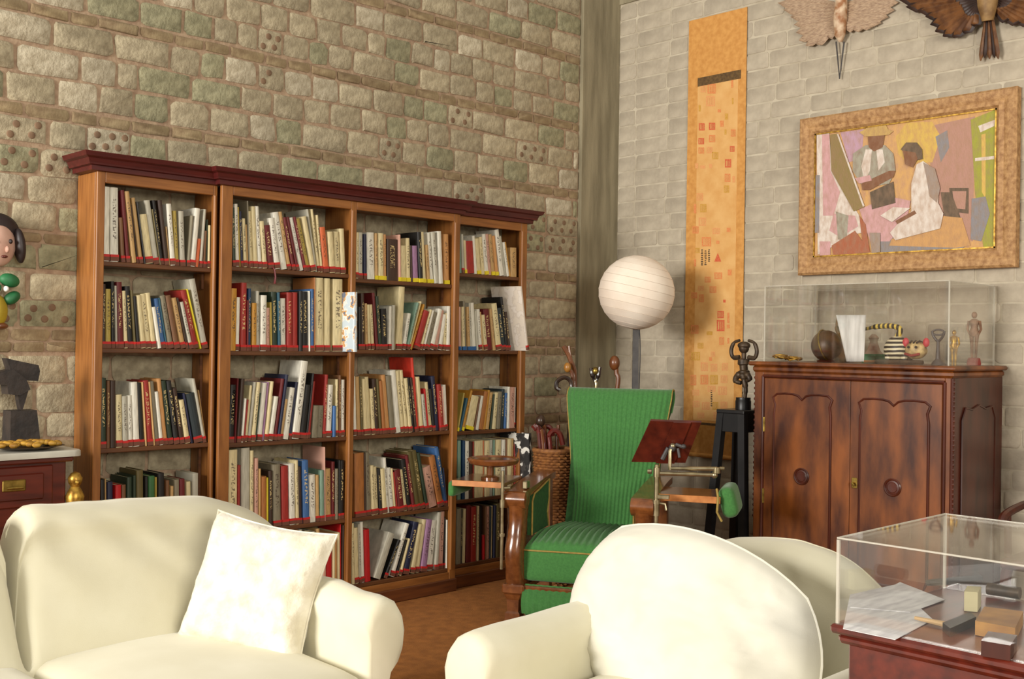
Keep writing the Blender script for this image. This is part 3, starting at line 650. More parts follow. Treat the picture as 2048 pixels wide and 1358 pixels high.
for cx, cy, w, h, k in [(1250,25,40,60,1),(1130,60,80,70,1),(1020,100,60,60,1),(1075,205,70,70,1),(950,190,60,50,3),(880,265,60,60,1),(955,295,50,80,1),(1195,325,25,30,0),(1155,465,66,76,0),(1155,580,80,118,0),(1235,500,22,110,1),(1235,590,30,40,1),(885,620,80,90,1),(1165,740,50,80,1),(1235,740,20,60,1),(945,790,60,60,2),(895,900,90,90,2),(1075,880,45,55,3),(1050,930,30,40,1),(985,1010,75,90,3),(1085,1020,70,80,3),(1200,1010,60,80,3),(870,1150,60,110,1),(985,1145,80,100,1),(1085,1145,80,100,2),(1190,1140,70,80,3),(1060,1240,80,60,3),(1175,1260,90,90,3),(895,1280,70,60,3),(900,1400,70,70,3),(1000,1420,80,80,3),(1100,1420,60,80,2),(1190,1410,70,70,3),(950,1520,70,60,3),(1120,1520,80,70,3),(1040,660,60,40,2)]:
    seals.append((1220+.1915*cx, 540+.1915*cy, w*.1915, h*.1915, k))
xs_ = sx-.0022
for px, py, w, h, k in seals:
    b = MB()
    A = [wq(px+u*w/2, py+v*h/2, xs_) for u, v in ((-1, -1), (1, -1), (1, 1), (-1, 1))]
    I = [wq(px+u*w/2*.66, py+v*h/2*.7, xs_) for u, v in ((-1, -1), (1, -1), (1, 1), (-1, 1))]
    if w > 8 and h > 8:                       # seal border joined by bars to a mark inside
        i0 = b.pts([(xs_, *q) for q in A+I])
        for e in range(4): f_ = (e+1) % 4; b.face(i0+e, i0+f_, i0+4+f_, i0+4+e)
        for u in (-.3, .1, .42):
            q = [wq(px+(u+du)*w/2, py+v*h/2*.72, xs_-.0002) for du, v in ((-.11, -1), (.11, -1), (.11, 1), (-.11, 1))]
            i0 = b.pts([(xs_-.0002, *t) for t in q]); b.face(i0, i0+1, i0+2, i0+3)
    else:
        i0 = b.pts([(xs_, *q) for q in A]); b.face(i0, i0+1, i0+2, i0+3)
    put(b, 'seal_stamp', SE[k], sl)
b = MB()
b.m = 0                                        # triangular seal
i0 = b.pts([(xs_, *wq(1220+.2062*x, 270+.2062*y, xs_)) for x, y in ((1045, 1145), (1078, 1228), (1012, 1228))]); b.face(i0, i0+1, i0+2); put(b, 'seal_stamp', SE[0], sl)
b = MB(); R5 = random.Random(3)
for cx, ya, yb_ in ((1404, 500, 532), (1411, 502, 530), (1418, 500, 524), (1423, 781, 812)):
    y = ya
    while y < yb_:
        q = [wq(cx+u*R5.uniform(1, 2.4), y+v*1.1, xs_) for u, v in ((-1, -1), (1, -1), (1, 1), (-1, 1))]
        i0 = b.pts([(xs_, *t) for t in q]); b.face(i0, i0+1, i0+2, i0+3); y += R5.uniform(3, 4.4)
put(b, 'ink_inscription', SE[4], sl)['kind'] = 'stuff'

# ================================================================== FRAMED PAINTING
fx = 5.90; oy0, oy1, oz0, oz1 = 2.27, 3.56, 1.893, 2.845; iy0, iy1, iz0, iz1 = 2.382, 3.466, 2.0, 2.746
pt = thing('framed_painting', 'painting of a man in hat and seated woman in white, carved pale wood frame', 'painting', (XW, 2.92, oz0))
M_FRM = wood('pale_carved_frame', (192, 150, 100), (142, 100, 58), .6, (3, 3, 3), 14, bump=.3)
def mitre(o0, o1, i0, i1):
    # profile: wall -> outer edge -> crest -> inner edge
    b = MB(); R = []
    for o, i in ((o0, i0), (o1, i1)):
        o = Vector(o); i = Vector(i); L_ = lambda t: o.lerp(i, t)
        R.append([(5.952, *o), (fx, *o), (fx-.012, *L_(.12)), (fx-.012, *L_(.3)), (fx+.006, *L_(.62)), (fx+.002, *L_(.86)), (fx+.016, *i), (5.952, *i)])
    b.rings(R); put(b, 'frame_side', M_FRM, pt, True, 30)
O4 = [(oy1, oz1), (oy0, oz1), (oy0, oz0), (oy1, oz0)]; I4 = [(iy1, iz1), (iy0, iz1), (iy0, iz0), (iy1, iz0)]
for k in range(4): mitre(O4[k], O4[(k+1) % 4], I4[k], I4[(k+1) % 4])
b = MB()
for a, c in (((iy0, iz0), (iy1, iz0+.008)), ((iy0, iz1-.008), (iy1, iz1)), ((iy0, iz0), (iy0+.008, iz1)), ((iy1-.008, iz0), (iy1, iz1))):
    b.box(fx+.012, fx+.02, a[0], c[0], a[1], c[1])
put(b, 'gilt_slip', M_GOLD, pt)
cvx = fx+.022
def paint(name, c, d=None, s=30):
    mu = (182, 146, 112); d = d or c
    return mat('paint_'+name, tuple(a*.80+b_*.20 for a, b_ in zip(c, mu)), tuple(a*.42+b_*.58 for a, b_ in zip(d, mu)), .8, 26, bump=.3, bscale=90, stretch=(1, 1.6, .8), detail=9, lo=.25, hi=.62)
PC = dict(bg=paint('ochre_ground', (212, 164, 98), (186, 134, 104)), pk=paint('pink', (208, 160, 168), (176, 130, 150)), wh=paint('white', (226, 220, 214), (190, 184, 186)), mv=paint('mauve', (186, 150, 178), (160, 124, 150)),
  yl=paint('yellow', (214, 180, 82), (198, 150, 70)), gr=paint('leaf_green', (150, 158, 48), (110, 126, 40)), bl=paint('blue_grey', (126, 130, 142), (90, 96, 104)), sh=paint('shirt', (158, 160, 146), (84, 92, 96)),
  br=paint('skin_brown', (112, 70, 46), (80, 46, 34)), dk=paint('dark', (74, 64, 52), (48, 42, 38)), ol=paint('easel_olive', (128, 112, 64), (96, 82, 48)), hat=paint('straw', (196, 164, 92), (160, 126, 66)),
  rd=paint('rust', (160, 84, 56), (128, 66, 50)), gy=paint('stool_grey', (150, 138, 132), (116, 104, 100)), wd=paint('wall_plum', (176, 132, 120), (150, 108, 100)), mt=paint('mat_tan', (202, 152, 92), (178, 126, 72)))
POLY = [('bg', [(205, 620), (1070, 495), (1055, 1175), (200, 1215)]),
 ('wd', [(745, 590), (960, 545), (950, 1130), (760, 1060)]), ('yl', [(590, 640), (640, 575), (760, 570), (800, 640), (760, 760), (640, 760), (600, 720)]),
 ('bl', [(775, 640), (830, 610), (840, 690), (800, 760)]), ('mv', [(330, 620), (440, 605), (430, 740), (370, 760)]),
 ('gr', [(940, 560), (1065, 510), (1045, 1160), (1000, 1165), (960, 900)]), ('wh', [(975, 590), (1055, 560), (1050, 590), (985, 620)]), ('yl', [(990, 630), (1010, 625), (1010, 930), (992, 900)]), ('wh', [(960, 740), (1050, 730), (1050, 745), (960, 755)]),
 ('bl', [(945, 930), (1010, 920), (1030, 1000), (990, 1130), (940, 1120)]), ('dk', [(840, 880), (930, 880), (930, 1000), (850, 990)]), ('wd', [(855, 895), (920, 895), (915, 980), (865, 975)]), ('dk', [(800, 900), (850, 900), (900, 1040), (820, 1030)]),
 ('bl', [(500, 1120), (800, 1050), (930, 1140), (900, 1165), (520, 1185)]), ('mt', [(800, 1010), (900, 1020), (940, 1150), (870, 1160), (560, 1150), (570, 1120)]),
 ('pk', [(420, 980), (560, 920), (660, 940), (640, 1040), (560, 1130), (470, 1130)]),
 ('wh', [(220, 630), (280, 625), (290, 800), (420, 1010), (430, 1090), (380, 1100), (300, 1150), (240, 1190), (225, 1190)]),
 ('pk', [(245, 630), (280, 628), (285, 800), (330, 900), (300, 1010), (250, 1010)]), ('bl', [(215, 820), (235, 820), (232, 1090), (212, 1090)]), ('pk', [(300, 1000), (400, 1010), (415, 1060), (330, 1110), (280, 1080)]), ('sh', [(310, 990), (370, 1010), (360, 1130), (320, 1120)]),
 ('rd', [(290, 1150), (400, 1080), (470, 1180), (300, 1200)]), ('rd', [(420, 1010), (450, 1050), (470, 1180), (440, 1180)]), ('pk', [(235, 1130), (285, 1130), (285, 1200), (235, 1205)]),
 ('dk', [(470, 900), (580, 850), (590, 950), (480, 980)]), ('sh', [(390, 720), (450, 680), (540, 680), (580, 720), (590, 800), (560, 860), (440, 880), (390, 800)]), ('wh', [(450, 700), (480, 700), (470, 800), (445, 850), (430, 780)]), ('wh', [(500, 700), (530, 700), (540, 760), (510, 800)]),
 ('br', [(460, 640), (540, 630), (530, 690), (490, 710), (465, 690)]), ('hat', [(420, 620), (450, 605), (455, 590), (545, 585), (555, 605), (580, 615), (560, 632), (450, 640)]),
 ('br', [(430, 860), (560, 800), (590, 800), (580, 830), (470, 890), (435, 890)]), ('pk', [(400, 835), (470, 820), (480, 845), (420, 860)]),
 ('ol', [(285, 630), (320, 626), (445, 970), (395, 990), (290, 800)]), ('wh', [(316, 628), (324, 628), (446, 965), (438, 968)]),
 ('dk', [(615, 700), (640, 668), (690, 668), (715, 700), (718, 745), (690, 750), (640, 720)]), ('br', [(625, 705), (685, 715), (695, 745), (670, 785), (635, 770)]),
 ('wh', [(690, 770), (720, 755), (770, 790), (795, 860), (790, 950), (815, 1000), (800, 1070), (590, 1125), (565, 1090), (600, 1050), (665, 990), (665, 860)]), ('gy', [(720, 760), (775, 790), (800, 880), (785, 950), (750, 920), (735, 830)]), ('br', [(590, 1035), (680, 985), (690, 1000), (600, 1050)]), ('wh', [(520, 1010), (580, 970), (660, 975), (575, 1040)]), ('gy', [(470, 1090), (520, 1090), (520, 1180), (480, 1185)])]
keys = list(PC)
b = MB()
b.m = 0; b.box(cvx, cvx+.012, iy0, iy1, iz0, iz1)
for n_, (k, pl) in enumerate(POLY):
    b.m = keys.index(k); xx = cvx-.0004-.00025*n_
    P = []
    for cx, cy in pl:
        p = on(1540+cx*.4273, cy*.4273, 0, cvx); P.append((xx, max(iy0+.001, min(iy1-.001, p[1])), max(iz0+.001, min(iz1-.001, p[2]))))
    i0 = b.pts(P); b.face(*range(i0, i0+len(P)))
bm_me = b.mesh('canvas', [PC[k] for k in keys]); bm_me.transform(pt.matrix_basis.inverted()); mesh_obj('canvas', bm_me, pt)

# ================================================================== CARVED WALL BIRDS
def feather(b, r, t, w, x, th, seg=7):
    # ridged blade on the wall plane from r to t, (y,z) points
    r, t = Vector(r), Vector(t); d = t-r; n = Vector((-d.y, d.x)).normalized(); R = []
    for k in range(seg+1):
        s_ = k/seg; c = r+d*s_; ww = w*(.5+.5*s_)*math.sqrt(max(.0, 1-max(0, (s_-.72)/.28)**2))*.5+.0015
        a, e = c+n*ww, c-n*ww
        R.append([(x, a.x, a.y), (x-th, c.x, c.y), (x, e.x, e.y), (x+.006, c.x, c.y)])
    b.rings(R)
def pw(px, py, x): p = on(px, py, 0, x); return (p[1], p[2])
M_B1 = mat('pale_feather', (182, 156, 128), (140, 114, 92), .7, 40, stretch=(1, 1, 6)); M_B1B = mat('bird_body_brown', (150, 100, 60), (222, 200, 170), .6, 18)
M_B2 = mat('dark_feather', (58, 36, 26), (36, 22, 18), .5, 12); M_B2G = mat('gilded_feather_tip', (124, 82, 46), (84, 52, 30), .5, 20)
x1_ = XW-.03
b1 = thing('carved_bird', 'pale patterned carved bird with spread wings and pointed tail high on the wall', 'wall ornament', (x1_, 3.3, 3.06), group='carved birds on the wall')
body = pw(1686, 42, x1_)
for side, tips in ((-1, [(1553, -14), (1556, 6), (1568, 20), (1582, 34), (1590, 50), (1594, 66), (1600, 82), (1614, 92), (1636, 90), (1658, 76)]), (1, [(1800, -14), (1796, 4), (1788, 20), (1776, 34), (1762, 46), (1746, 54), (1728, 58), (1710, 58)])):
    for k, tp in enumerate(tips):
        rt = (1680+side*8, 10+k*5.5)
        b = MB(); feather(b, pw(*rt, x1_), pw(*tp, x1_), .062, x1_+.008-.002*k, .012); put(b, 'feather', M_B1, b1, True, 60)
b = MB(); b.tube([(x1_-.02, *pw(1690, -30, x1_)), (x1_-.03, *pw(1688, 0, x1_)), (x1_-.035, *pw(1686, 40, x1_)), (x1_-.025, *pw(1684, 72, x1_)), (x1_-.01, *pw(1683, 84, x1_))], [.022, .034, .04, .032, .012], 12); put(b, 'body', M_B1B, b1, True)
b = MB(); b.ball((x1_-.04, *pw(1690, -36, x1_)), .032); put(b, 'head', M_B1B, b1, True)
for e in ((1674, 84), (1690, 84)):
    b = MB(); b.tube([(x1_-.01, *pw(*e, x1_)), (x1_-.005, *pw(1680, 158, x1_))], [.005, .003], 6); put(b, 'tail_rod', M_DGREY, b1, True)
x2_ = XW-.045
b2 = thing('carved_bird', 'dark brown carved bird with gilded feathers and fanned tail above the painting', 'wall ornament', (x2_, 2.42, 3.0), group='carved birds on the wall')
for side, tips in ((-1, [(1795, -2), (1812, 14), (1836, 22), (1852, 34), (1862, 50), (1872, 64), (1888, 74), (1908, 76), (1930, 68), (1950, 54)]), (1, [(2120, 14), (2106, 34), (2088, 44), (2066, 48), (2042, 46), (2020, 40)])):
    for k, tp in enumerate(tips):
        rt = (1972+side*14, -6+k*3)
        P0, P1 = Vector(pw(*rt, x2_)), Vector(pw(*tp, x2_))
        b = MB(); feather(b, P0, P1, .085, x2_+.012-.0025*k, .016); fo = put(b, 'feather', M_B2, b2, True, 60)
        b = MB(); feather(b, P0.lerp(P1, .3), P0.lerp(P1, .92), .05, x2_+.004-.0025*k, .016); put(b, 'gilt_vane', M_B2G, b2, True, 60).parent = fo
b = MB(); b.tube([(x2_-.02, *pw(1984, -60, x2_)), (x2_-.04, *pw(1982, -20, x2_)), (x2_-.045, *pw(1982, 15, x2_)), (x2_-.03, *pw(1980, 44, x2_))], [.03, .06, .05, .03], 12); put(b, 'body', mat('bird_breast_tan', (150, 118, 72), (112, 82, 46), .6, 20), b2, True)
for k, tp in enumerate(((1962, 122), (1970, 116), (1980, 118), (1990, 116), (1997, 118))):
    b = MB(); feather(b, pw(1972+k*3.4, 40, x2_), pw(*tp, x2_), .03, x2_-.004, .012); put(b, 'tail_feather', M_B2 if k % 2 else M_B2G, b2, True, 60)

# ================================================================== WOODEN CABINET
cx0, cx1, cy0, cy1, cz1 = 5.316, 5.945, 2.345, 3.475, 1.315
cab = thing('cabinet', 'dark walnut two-door cabinet with shaped panels standing against the white wall', 'cabinet', ((cx0+cx1)/2, (cy0+cy1)/2, 0))
def cp(name, *a, m=M_CAB, b_=.004): return put(MB().box(*a, b_), name, m, cab)
cp('body', cx0+.02, cx1, cy0, cy1, .09, cz1, m=M_CABD)
cp('plinth', cx0+.0, cx1, cy0-.012, cy1+.012, 0, .1, m=M_CABD)
cp('top_board', cx0-.03, cx1, cy0-.028, cy1+.028, 1.348, 1.372, b_=.008)
cp('cornice_moulding', cx0-.012, cx1, cy0-.012, cy1+.012, 1.312, 1.35, b_=.012)
def cf(px, py, x=cx0): p = on(px, py, 0, x); return p[1], p[2]
yl_, yr_ = cf(1527, 760)[0], cf(1890, 760)[0]; ztp = cf(1700, 758)[1]
cp('front_stile', cx0, cx0+.025, yl_, cy1, .1, cz1); cp('front_stile', cx0, cx0+.025, cy0, yr_, .1, cz1); cp('front_rail', cx0, cx0+.025, yr_, yl_, ztp, cz1)
b = MB(); b.tube([(cx0-.002, yl_, .1), (cx0-.002, yl_, ztp)], .009, 8); put(b, 'door_bead', M_CABD, cab, True)
b = MB(); b.tube([(cx0-.002, yr_, .1), (cx0-.002, yr_, ztp)], .009, 8); put(b, 'door_bead', M_CABD, cab, True)
b = MB(); b.tube([(cx0-.002, yr_, ztp), (cx0-.002, yl_, ztp)], .009, 8); put(b, 'door_bead', M_CABD, cab, True)
ymid = cf(1700, 900)[0]
for (ya, yb_, pl, pr, md, side) in ((yl_-.01, ymid+.001, 1549, 1662, (1603, 953), 0), (ymid-.001, yr_+.01, 1721, 1858, (1785, 975), 1)):
    d = put(MB().box(cx0-.004, cx0+.018, yb_, ya, .13, ztp-.01, .003), 'door', M_CAB, cab)
    yL, yR = cf(pl, 900)[0], cf(pr, 900)[0]; zT = cf((pl+pr)/2, 790 if side == 0 else 801)[1]
    w = yL-yR; out = []
    def Y(t): return yL-w*t
    for t, dz in ((0, -.6), (0, -.11), (.02, -.06), (-.02, -.02), (.05, .0), (.2, .004), (.34, .002), (.43, -.006), (.5, -.028), (.57, -.006), (.66, .002), (.8, .004), (.95, .0), (1.02, -.02), (.98, -.06), (1.0, -.11), (1.0, -.6)): out.append((Y(t), zT+dz))
    zbm = .24
    out = [(out[0][0], zbm+.05)]+[(Y(0), zT-.5), (Y(.05), zT-.62), (Y(0), zT-.74)][::-1][:0]+out[1:-1]+[(out[-1][0], zbm+.05)]
    out2 = out+[(Y(.95), zbm), (Y(.05), zbm)]
    pn = MB(); pn.prism(out2, cx0-.009, cx0, 0); po = put(pn, 'panel', M_CAB, cab); po.parent = d; po.data.transform(Matrix.Translation((0, 0, 0)))
    g = MB(); path = [(cx0-.008, y, z) for y, z in out2+[out2[0]]]; g.tube(path, .0065, 6); go = put(g, 'panel_moulding', M_CABD, cab, True); go.parent = d
    mc = cf(*md, cx0-.01)
    g = MB(); g.T = Matrix.Translation((cx0-.009, *mc)) @ Matrix.Rotation(-PI/2, 4, 'Y'); g.lathe([(.046, 0), (.047, .005), (.042, .009), (.037, .006), (.035, .0015), (.027, .0025), (.025, .005), (.001, .0045)], 26); go = put(g, 'medallion', M_CABD, cab, True, 30); go.parent = d
    if side == 0:
        kc = cf(1708, 966, cx0-.01)
        g = MB(); g.box(cx0-.009, cx0-.003, kc[0]-.016, kc[0]+.016, kc[1]-.028, kc[1]+.028, .004); g.tube([(cx0-.008, kc[0], kc[1]), (cx0-.03, kc[0], kc[1]), (cx0-.032, kc[0]-.014, kc[1]-.012)], .006, 8); go = put(g, 'key_plate', M_BRASS, cab, True, 30); go.parent = d
        for zz in (1.02, .62, .28):
            g = MB(); g.tube([(cx0-.004, ya, zz-.04), (cx0-.004, ya, zz+.04)], .008, 8); go = put(g, 'hinge', M_BRASS, cab, True); go.parent = d
# side facing the camera: framed panel, and a beaded corner
b = MB(); q = [(cx0+.12, .2), (cx0+.12, 1.1), (cx0+.16, 1.16), (cx0+.24, 1.15), (cx0+.32, 1.17), (cx0+.40, 1.15), (cx0+.48, 1.16), (cx0+.52, 1.1), (cx0+.52, .2)]
b.prism(q, cy0-.006, cy0+.002, 1); put(b, 'side_panel', M_CABD, cab)
b = MB(); b.tube([(x, cy0-.005, z) for x, z in q], .006, 6); put(b, 'side_moulding', M_CABD, cab, True)
b = MB(); b.tube([(cx0+.01, cy0-.002, .12), (cx0+.01, cy0-.002, 1.31)], .012, 8)
z = .14
while z < 1.3: b.ball((cx0+.01, cy0-.008, z), .0105, 6); z += .024
put(b, 'beaded_corner', M_CABD, cab, True)
b = MB(); z = .5
while z < 1.3: b.ball((cx0+.008, cy1-.002, z), .0095, 6); z += .03
put(b, 'beaded_corner', M_CABD, cab, True)

# ---- acrylic case on the cabinet
def case(name, label, x0, x1, y0, y1, z0, z1, t=.005):
    th = thing(name, label, 'display case', ((x0+x1)/2, (y0+y1)/2, z0))
    for nm, a in (('front_pane', (x0, x0+t, y0, y1, z0, z1-t)), ('back_pane', (x1-t, x1, y0, y1, z0, z1-t)), ('side_pane', (x0+t, x1-t, y0, y0+t, z0, z1-t)), ('side_pane', (x0+t, x1-t, y1-t, y1, z0, z1-t)), ('top_pane', (x0, x1, y0, y1, z1-t, z1))):
        put(MB().box(*a), nm, M_ACRY, th)
    for (x, y) in ((x0, y0), (x0, y1-t), (x1-t, y0), (x1-t, y1-t)):
        put(MB().box(x-.0006, x+t+.0006, y-.0006, y+t+.0006, z0, z1-t), 'glued_edge', M_ACRYE, th)
    for a in ((x0-.0004, x0+.003, y0, y1), (x1-.003, x1+.0004, y0, y1), (x0, x1, y0-.0004, y0+.003), (x0, x1, y1-.003, y1+.0004)):
        put(MB().box(*a, z1-.003, z1+.0004), 'glued_edge', M_ACRYE, th)
    return th
def edge_mat():
    m = M_ACRY.copy(); m.name = 'acrylic_cut_edge'; MATS['acrylic_cut_edge'] = m
    N = m.node_tree.nodes; L = m.node_tree.links
    mx = [n for n in N if n.type == 'MIX_SHADER'][0]; o = N['Material Output']
    df = N.new('ShaderNodeBsdfDiffuse'); df.inputs[0].default_value = (*lin((222, 218, 204)), 1)
    m2 = N.new('ShaderNodeMixShader'); m2.inputs[0].default_value = .42
    L.new(mx.outputs[0], m2.inputs[1]); L.new(df.outputs[0], m2.inputs[2]); L.new(m2.outputs[0], o.inputs[0])
    return m
M_ACRYE = edge_mat()
case('acrylic_case', 'clear acrylic display case full of curios on top of the walnut cabinet', 5.375, 5.93, 2.385, 3.455, 1.3725, 1.80)
ZT = 1.3735
def ic(px, x): p = on(px, 700, 0, x); return p[1]
# gold filigree ornament
b = MB(); y = ic(1572, 5.47)
for k in range(5): b.tube([(5.47+.05*math.cos(a)+.03*math.sin(k*2), y+(k-2)*.028+.036*math.sin(a), ZT+.008+.012*abs(math.sin(a+k))+.004*k) for a in [i*PI/6 for i in range(13)]], .006, 6)
putm(b, 'gold_chain', M_GOLD, 'tangled gold chain ornament at the left end of the cabinet case', 'ornament', True)
# carved round head
b = MB(); y = ic(1653, 5.62); b.ball((5.62, y, ZT+.092), .088, 18, (.9, 1, 1)); th = thing('carved_gourd', 'round dark carved gourd on a low foot inside the cabinet case', 'ornament', (5.62, y, ZT))
put(b, 'gourd', mat('carved_gourd', (96, 66, 36), (52, 36, 22), .45, 14), th, True)
b = MB(); b.tube([(5.62+.08*math.cos(a), y+.089*math.cos(a+1.2)*0+.089*math.sin(a)*.3, ZT+.092+.089*math.sin(a)) for a in [i*PI/12 for i in range(25)]], .005, 6); put(b, 'carved_band', M_BRASS, th, True)
b = MB(); b.lathe([(.05, 0), (.055, .008), (.03, .016), (.02, .02)], 18, (5.62, y, ZT)); put(b, 'foot', M_CABD, th, True, 40)
# small horned figure behind the gourd
b = MB(); y = ic(1684, 5.80); b.lathe([(.045, 0), (.05, .03), (.03, .09), (.022, .12), (.03, .14), (.02, .165), (.004, .17)], 12, (5.80, y, ZT)); b.tube(bez((5.80, y+.01, ZT+.15), (5.80, y+.05, ZT+.2), (5.80, y+.03, ZT+.25)), [.012]*6+[.006]*5, 7)
putm(b, 'horned_figurine', mat('tan_clay', (150, 112, 74), (98, 84, 64), .7, 20), 'small horned clay figurine behind the white sheet in the case', 'figurine', True)
# pale streaked sheet added in place of a bright reflection in the front pane
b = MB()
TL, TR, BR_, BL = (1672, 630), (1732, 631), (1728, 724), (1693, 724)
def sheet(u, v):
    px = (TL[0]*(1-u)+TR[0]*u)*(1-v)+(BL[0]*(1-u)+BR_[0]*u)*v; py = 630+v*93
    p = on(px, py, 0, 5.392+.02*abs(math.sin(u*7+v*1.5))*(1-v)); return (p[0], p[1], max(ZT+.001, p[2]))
b.grid(14, 6, sheet); so = b.build('paper_sheet', M_PAPER, None, True); so.data.materials[0] = mat('reflection_sheet', (224, 222, 218), (196, 194, 190), .6, 3, stretch=(1, 12, 1.5)); tag(so, 'creased white sheet standing in for a bright reflection in the front pane of the case', 'paper')
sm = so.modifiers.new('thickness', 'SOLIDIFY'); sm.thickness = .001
# flat brown stick and green stand
b = MB(); b.tube([(5.58, ic(1728, 5.58), ZT+.009), (5.60, ic(1790, 5.6), ZT+.009)], [.007, .008], 8); putm(b, 'wooden_stick', M_CHWE, 'light wooden stick lying flat in the case beside the tiger', 'stick', True)
y = ic(1754, 5.68); th = thing('green_stand', 'green and red toy stand behind the stick in the case', 'toy', (5.68, y, ZT))
b = MB(); b.box(5.62, 5.74, y-.07, y+.07, ZT, ZT+.05, .01); put(b, 'base', mat('toy_green', (46, 122, 74), (34, 98, 60), .5, 10), th, True, 30)
b = MB(); b.lathe([(.05, .05), (.035, .07), (.02, .12), (.028, .14), (.01, .16)], 12, (5.68, y+.02, ZT)); put(b, 'tower', mat('toy_rust', (140, 78, 58), (176, 160, 140), .6, 12), th, True, 40)
# striped tiger figurine
y = ic(1825, 5.5); tg = thing('tiger_figurine', 'striped toy tiger with curled tail and red ears in the cabinet case', 'figurine', (5.5, y, ZT))
def stripes(name, c1, c2, sc, axis):
    if name in MATS: return MATS[name]
    m = bpy.data.materials.new(name); m.use_nodes = True; MATS[name] = m; N = m.node_tree.nodes; L = m.node_tree.links
    tc = N.new('ShaderNodeTexCoord'); wv = N.new('ShaderNodeTexWave'); wv.bands_direction = axis; wv.inputs['Scale'].default_value = sc; wv.inputs['Distortion'].default_value = 1.2; wv.inputs['Detail'].default_value = 1
    cr = N.new('ShaderNodeValToRGB'); cr.color_ramp.interpolation = 'CONSTANT'; cr.color_ramp.elements[1].position = .55
    cr.color_ramp.elements[0].color = (*lin(c1), 1); cr.color_ramp.elements[1].color = (*lin(c2), 1)
    L.new(tc.outputs['Object'], wv.inputs[0]); L.new(wv.outputs[0], cr.inputs[0]); L.new(cr.outputs[0], N['Principled BSDF'].inputs['Base Color']); N['Principled BSDF'].inputs['Roughness'].default_value = .5
    return m
M_TIG = stripes('tiger_stripes', (30, 26, 22), (216, 204, 170), 14, 'Z')
M_TAIL = stripes('tail_stripes', (30, 26, 22), (206, 178, 76), 12, 'Y')
b = MB(); b.ball((5.5, y+.085, ZT+.075), .07, 16, (.8, 1.0, 1.05)); put(b, 'body', M_TIG, tg, True)
hy = y-.03
b = MB(); b.ball((5.48, hy, ZT+.075), .052, 16, (.9, 1.1, .9)); put(b, 'head', mat('tiger_face', (214, 186, 128), (110, 84, 50), .5, 24), tg, True)
for s_ in (-1, 1):
    b = MB(); b.ball((5.475, hy+s_*.055, ZT+.115), .022, 12, (.5, .8, 1.1)); put(b, 'ear', mat('ear_red', (206, 62, 76), (180, 40, 54), .5, 10), tg, True)
    b = MB(); b.ball((5.432, hy+s_*.02, ZT+.09), .007, 8); put(b, 'eye', M_BLACK, tg, True)
for q in (-.018, 0, .018):
    b = MB(); b.tube([(5.445, hy+q, ZT+.112), (5.47, hy+q*1.2, ZT+.122), (5.50, hy+q*1.3, ZT+.116)], .005, 6); put(b, 'brow_stripe', M_BLACK, tg, True)
b = MB(); b.tube([(5.435, hy+.04, ZT+.055), (5.428, hy, ZT+.046), (5.435, hy-.04, ZT+.055)], .007, 8); put(b, 'mouth', mat('mouth_red', (150, 40, 34)), tg, True)
b = MB(); b.tube(catmull([(5.5, y+.09, ZT+.13), (5.5, y+.07, ZT+.18), (5.5, y+.11, ZT+.2), (5.5, y+.2, ZT+.198), (5.5, y+.27, ZT+.185), (5.5, y+.3, ZT+.188)]), [.016]*10+[.014]*10+[.009]*11, 8); put(b, 'tail', M_TAIL, tg, True)
for dx, dy in ((-.03, .12), (.03, .12), (-.03, .03), (.03, .03)):
    b = MB(); b.tube([(5.5+dx, y+dy, ZT+.05), (5.49+dx, y+dy-.005, ZT+.008)], [.018, .014], 8); put(b, 'leg', M_TIG, tg, True)
b = MB(); b.tube([(5.41, y+.16, ZT+.012), (5.41, y-.1, ZT+.012)], .011, 8); putm(b, 'dark_whistle', M_BRONZE, 'dark slender whistle lying before the tiger figurine', 'ornament', True)
# forked iron figure, gold figure, standing woman
y = ic(1876, 5.5); b = MB(); b.lathe([(.034, 0), (.03, .012), (.012, .03), (.008, .1), (.008, .13)], 10, (5.5, y, ZT))
for s_ in (-1, 1): b.tube(bez((5.5, y, ZT+.12), (5.5, y+s_*.034, ZT+.15), (5.5, y+s_*.03, ZT+.175)), .007, 7)
b.tube([(5.5+.0*a, y+.032*math.cos(a), ZT+.168+.014*math.sin(a)) for a in [i*PI/5 for i in range(11)]], .005, 6)
putm(b, 'iron_fork', M_DGREY, 'dark iron figure with a forked top beside the tiger', 'ornament', True)
def small_figure(b, x, y, z, h, arms=0):
    k = h/1.7
    P = lambda dx, dz: (x, y+dx*k, z+dz*k)
    for s_ in (-1, 1):
        b.tube([P(s_*.07, 0), P(s_*.08, .45), P(s_*.1, .85)], [.05*k, .06*k, .09*k], 8)
        if arms: b.tube(catmull([P(s_*.2, 1.36), P(s_*.42, 1.28), P(s_*.46, 1.52), P(s_*.2, 1.72)]), .05*k, 7)
        else: b.tube([P(s_*.2, 1.36), P(s_*.25, 1.05), P(s_*.16, .86)], [.05*k, .045*k, .04*k], 7)
    b.tube([P(0, .78), P(0, .95), P(0, 1.12), P(0, 1.36), P(0, 1.44)], [.12*k, .17*k, .12*k, .19*k, .07*k], 10)
    b.ball(P(0, 1.58), .11*k, 10, (1, .9, 1.15))
y = ic(1908, 5.5); b = MB(); small_figure(b, 5.5, y, ZT, .18); putm(b, 'gold_figurine', M_GOLD, 'small gold standing figurine near the right corner of the case', 'figurine', True)
y = ic(1948, 5.74); th = thing('woman_figurine', 'slim painted standing woman figurine on a red base in the case', 'figurine', (5.74, y, ZT))
b = MB(); b.lathe([(.034, 0), (.036, .01), (.03, .036), (.024, .04)], 14, (5.74, y, ZT)); put(b, 'base', mat('figurine_red', (150, 62, 54)), th, True, 40)
